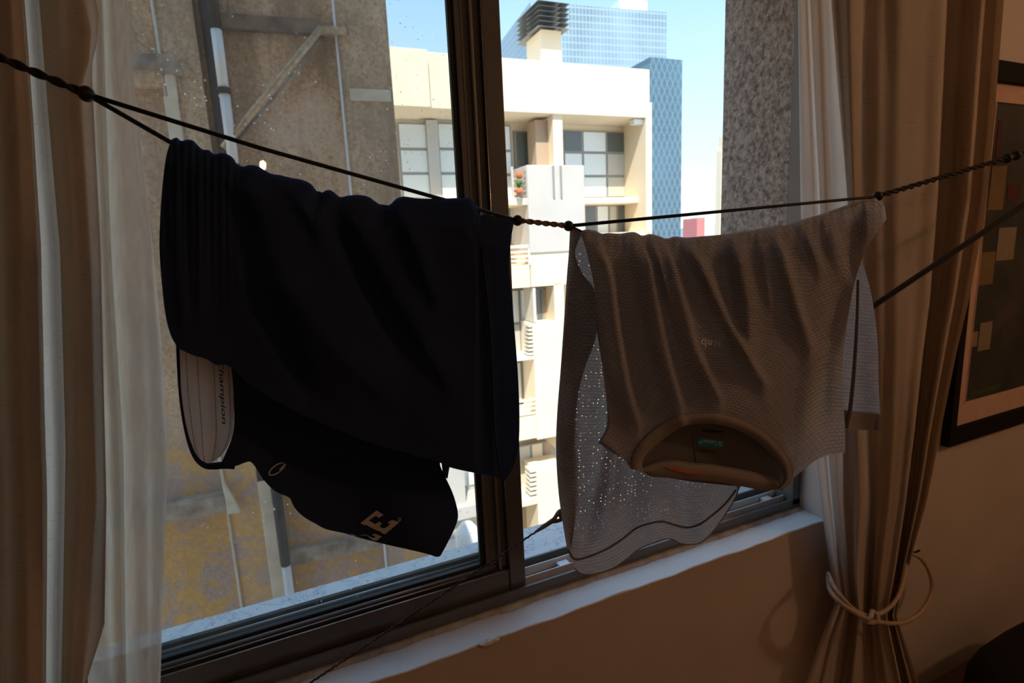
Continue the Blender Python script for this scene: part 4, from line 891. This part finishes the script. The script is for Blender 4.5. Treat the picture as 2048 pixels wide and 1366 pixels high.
def window(x0, x1, y0, y1, o, vb, hb, mats, mull=0.05, frame='mullion'):
    a0, a1, b0, b1 = CF.rng(x0, x1, y0, y1, o)
    wdw = fbox('window', CF, a0, a1, b0, b1, o-0.10, o, MAT['mullion'], cb)
    xs = [a0]+[a0+(a1-a0)*t for t in vb]+[a1]; zs_ = [b0]+[b0+(b1-b0)*t for t in hb]+[b1]; k = 0
    for i in range(len(xs)-1):
        for j in range(len(zs_)-1):
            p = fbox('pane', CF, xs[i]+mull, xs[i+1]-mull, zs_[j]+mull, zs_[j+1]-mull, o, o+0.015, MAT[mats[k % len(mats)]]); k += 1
            p.parent = wdw; p.matrix_parent_inverse = Matrix.Identity(4)
    return wdw
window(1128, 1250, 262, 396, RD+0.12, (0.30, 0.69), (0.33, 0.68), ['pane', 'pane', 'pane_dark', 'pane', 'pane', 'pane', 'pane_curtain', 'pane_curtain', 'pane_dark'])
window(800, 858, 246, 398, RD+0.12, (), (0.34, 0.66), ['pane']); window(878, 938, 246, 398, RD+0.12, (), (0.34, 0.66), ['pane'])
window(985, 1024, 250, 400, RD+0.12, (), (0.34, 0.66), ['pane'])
window(1030, 1070, 262, 335, RD+0.12, (), (), ['pane_dark'])
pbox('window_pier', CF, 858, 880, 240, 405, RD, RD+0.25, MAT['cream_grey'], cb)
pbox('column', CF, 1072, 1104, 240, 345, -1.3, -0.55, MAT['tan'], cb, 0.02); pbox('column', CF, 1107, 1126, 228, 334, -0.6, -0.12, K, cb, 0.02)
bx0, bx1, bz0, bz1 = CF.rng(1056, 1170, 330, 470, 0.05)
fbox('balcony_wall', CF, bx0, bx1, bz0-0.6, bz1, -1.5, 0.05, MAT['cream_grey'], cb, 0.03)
for x in (1108, 1123): pbox('wall_rib', CF, x-1.5, x+1.5, 331, 396, 0.05, 0.09, MAT['mullion'], cb)
pbox('floor_slab', CF, 1018, 1300, 396, 408, RD, -0.5, K, cb, 0.02); pbox('floor_slab', CF, 1018, 1062, 396, 410, RD, 0.0, K, cb, 0.02); pbox('floor_slab', CF, 560, 960, 398, 440, RD, -0.2, K, cb, 0.02)
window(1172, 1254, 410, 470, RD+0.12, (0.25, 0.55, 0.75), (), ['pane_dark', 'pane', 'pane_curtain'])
for k in range(6): pbox('balcony_slat', CF, 1026, 1054, 340+k*10, 344+k*10, -0.10, -0.02, MAT['mullion'], cb)
for x in (1026, 1054): pbox('balcony_post', CF, x-1, x+1, 333, 397, -0.12, 0.0, MAT['rail'], cb)
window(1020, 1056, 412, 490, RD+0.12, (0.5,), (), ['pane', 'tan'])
# front wall below the balcony and the floors under it
zb = CF.loc(1100, 571)[1]
fbox('front_wall', CF, CF.loc(1060, 500)[0], CF.loc(1300, 500)[0], zb, bz0, RD, 0.0, K, cb)
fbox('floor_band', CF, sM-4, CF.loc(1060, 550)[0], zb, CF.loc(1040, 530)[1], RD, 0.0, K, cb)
pbox('balcony_rail', CF, 1018, 1060, 490, 496, -0.10, 0.02, MAT['rail'], cb)
for k in range(3): pbox('balcony_slat', CF, 1018, 1058, 502+k*9, 506+k*9, -0.08, 0.0, MAT['rail'], cb)
pbox('balcony_post', CF, 1057, 1061, 490, 530, -0.1, 0.02, MAT['rail'], cb)
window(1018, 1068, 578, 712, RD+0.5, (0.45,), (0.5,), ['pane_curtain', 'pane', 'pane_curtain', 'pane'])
window(1072, 1113, 576, 644, -0.7, (0.35,), (), ['pane_dark', 'tan'])
pbox('wall_pier', CF, 1113, 1132, 566, 900, RD, 0.0, K, cb); pbox('window_post', CF, 1067, 1072, 576, 645, -0.9, 0.0, MAT['rail'], cb)
pbox('balcony_wall', CF, 1070, 1132, 644, 875, -1.2, 0.04, K, cb, 0.02)
for k in range(8): pbox('louvre', CF, 1057, 1069, 650+k*8, 654+k*8, -0.5, 0.0, MAT['rail'], cb)
pbox('floor_band', CF, 1020, 1071, 715, 721, RD, 0.02, MAT['white_far'], cb)
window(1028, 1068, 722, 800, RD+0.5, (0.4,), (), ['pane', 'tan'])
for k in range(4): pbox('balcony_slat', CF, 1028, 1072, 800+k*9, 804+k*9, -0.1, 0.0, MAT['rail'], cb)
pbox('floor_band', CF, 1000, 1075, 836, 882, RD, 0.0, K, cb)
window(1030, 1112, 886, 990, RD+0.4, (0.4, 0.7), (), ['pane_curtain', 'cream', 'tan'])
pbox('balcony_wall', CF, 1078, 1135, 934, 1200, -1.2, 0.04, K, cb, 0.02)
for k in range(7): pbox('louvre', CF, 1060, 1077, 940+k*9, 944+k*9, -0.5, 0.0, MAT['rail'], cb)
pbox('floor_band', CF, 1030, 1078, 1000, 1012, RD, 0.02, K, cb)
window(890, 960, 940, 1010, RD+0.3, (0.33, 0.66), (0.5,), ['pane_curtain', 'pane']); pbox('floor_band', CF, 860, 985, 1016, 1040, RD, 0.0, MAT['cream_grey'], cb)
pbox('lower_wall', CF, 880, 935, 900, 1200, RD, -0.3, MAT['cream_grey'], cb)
# rooftop shaft with louvred cowl
shx = CF.rng(1083, 1123, 60, 126, -2.0)
fbox('roof_shaft', CF, shx[0], shx[1], zt-0.6, shx[3], -3.4, -2.0, K, cb, 0.02)
for k in range(6):
    y = 2+k*10
    q = CF.rng(1081, 1126, y, y+7, -1.9); c = [CF.wp(s, z, o) for s in (q[0]-0.05, q[1]+0.05) for o, z in ((-1.75, q[2]), (-1.75, q[2]+0.05), (-3.55, q[2]), (-3.55, q[2]+0.05))]
    bm = bmesh.new()
    qq = [(q[0]-0.25, -1.6), (q[1]+0.12, -1.6), (q[1]+0.12, -3.7), (q[0]-0.25, -3.7)]; q2 = [(q[0]+0.05, -1.95), (q[1]-0.05, -1.95), (q[1]-0.05, -3.4), (q[0]+0.05, -3.4)]
    v0 = [bm.verts.new(CF.wp(s, q[2]-0.03, o)) for s, o in qq]; v1 = [bm.verts.new(CF.wp(s, q[3]+0.02, o)) for s, o in q2]
    for i in range(4): bm.faces.new((v0[i], v0[(i+1) % 4], v1[(i+1) % 4], v1[i]))
    bm.faces.new(v1)
    bm_obj('cowl_louvre', bm, MAT['metal_grey'], cb)
# planters on the slatted balcony
for (x, y), nm in (((1037, 352), 'terracotta pot hung on the upper balcony slats of the cream building'), ((1037, 384), 'terracotta pot with a green plant on the lower balcony slats of the cream building')):
    a0, a1, b0, b1 = CF.rng(x-7, x+7, y-7, y+6, 0.12); pr = empty('flower_pot', CF.wp((a0+a1)/2, b0, 0.1), nm, 'flower pot')
    cx, cy, _ = CF.wp((a0+a1)/2, 0, 0.05+(a1-a0)/2); r = (a1-a0)/2
    tubes('pot', [([(cx, cy, b0), (cx, cy, b1)], [r*0.7, r])], MAT['terracotta'], pr, 14)
    if y > 360:
        lf = []
        for k in range(14):
            an = k*2.4; lf.append(([(cx, cy, b1), (cx+0.7*r*math.cos(an), cy+0.7*r*math.sin(an), b1+0.22), (cx+1.2*r*math.cos(an), cy+1.2*r*math.sin(an), b1+0.12)], [0.03, 0.035, 0.005]))
        tubes('foliage', lf, MAT['leaf'], pr, 5)
# lower roof clutter seen under the shorts
q = CF.rng(905, 952, 1035, 1100, 1.2)
tkk = empty('water_tank', CF.wp((q[0]+q[1])/2, q[2], 1.5), 'white tank with an orange patch on a low roof under the dark shorts', 'tank')
cx, cy, _ = CF.wp((q[0]+q[1])/2, 0, 1.2+0.4)
r = (q[1]-q[0])/2
tubes('tank_body', [([(cx, cy, q[2]), (cx, cy, q[2]+0.75*(q[3]-q[2])), (cx, cy, q[3])], [r, r, r*0.45])], MAT['white_far'], tkk, 20)
tubes('orange_patch', [([(cx-r*0.4, cy-r*0.95, q[2]+0.15), (cx-r*0.4, cy-r*0.95, q[2]+0.6)], r*0.35)], MAT['terracotta'], tkk, 10)
tag(fbox('low_roof', CF, CF.loc(800, 1150, 3)[0], CF.loc(1000, 1150, 3)[0], -30, q[2]-0.005, 0.3, 3.2, MAT['cream_grey']), 'pale low roof block in front of the apartment building', 'roof')

# ------------------------------------------------------------------ distant towers, hills, ground
def far_box(name, x0, x1, y0, dep, ang, depth, mat, label, cat, z0=-30, side=None):
    fr = Frame(CP+ray((x0+x1)/2, 300)*dep, ang)
    a0, a1 = fr.loc(x0, 300)[0], fr.loc(x1, 300)[0]; z1 = fr.loc((x0+x1)/2, y0)[1]
    L_, H_ = a1-a0, z1-z0
    c = [(s, o, z) for s in (0, L_) for o in (0, depth) for z in (0, H_)]
    o = bm_obj(name, box_bm(c, 0), mat); o.location = fr.wp(a0, z0, 0); o.rotation_euler = (0, 0, -math.radians(ang)); return tag(o, label, cat), fr
ta, fa = far_box('glass_tower', 1072, 1332, 14, 150, 8, 40, MAT['tower_a'], 'tall blue glass tower with a fine window grid behind the cream building', 'building')
def child_box(name, par, fr, x0, x1, y0, y1, d0, d1, mat):
    a0, a1 = fr.loc(x0, (y0+y1)/2)[0], fr.loc(x1, (y0+y1)/2)[0]; z0, z1 = fr.loc((x0+x1)/2, y1)[1], fr.loc((x0+x1)/2, y0)[1]
    o = fbox(name, fr, a0, a1, z0, z1, d0, d1, mat); o.parent = par; bpy.context.view_layer.update(); o.matrix_parent_inverse = par.matrix_world.inverted(); return o
child_box('crown', ta, fa, 1262, 1318, -20, 12, -30, -6, MAT['white_far'])
tb_, fb = far_box('lattice_tower', 1300, 1363, 117, 110, 3, 25, MAT['tower_b'], 'blue glass tower with a lattice pattern beside the cream building', 'building')
tt, ft = far_box('tan_block', 1450, 1500, 272, 70, 3, 1.2, MAT['tan_far'] if 'tan_far' in MAT else MAT['cream'], 'pale tan block showing past the rough render edge of the opening', 'building')
child_box('lower_wing', tt, ft, 1442, 1451, 300, 700, -1.2, -0.2, MAT['cream'])
far_box('red_building', 1396, 1412, 436, 300, 3, 12, MAT['red'], 'low red building far off under the sky', 'building', 1.5-45)
far_box('white_building', 1412, 1432, 433, 320, 3, 12, MAT['white_far'], 'low white building far off next to the red one', 'building', 1.5-45)
n = 60; vs_, fs = [], []
for i in range(n):
    a = math.radians(-40+150*i/(n-1)); R_ = 2600; hgt = 60+38*math.sin(i*0.9)+20*math.sin(i*2.3+1)
    for rr, z in ((R_-500, -30), (R_, hgt), (R_+500, -30)): vs_.append((rr*math.sin(a), rr*math.cos(a), z))
    if i: b = 3*(i-1); fs += [(b, b+3, b+4, b+1), (b+1, b+4, b+5, b+2)]
st(mesh_vf('hills', vs_, fs, MAT['hill'], None, True))
st(box('ground', -3000, 3000, 0.45, 3500, -31, -30, MAT['ground']))
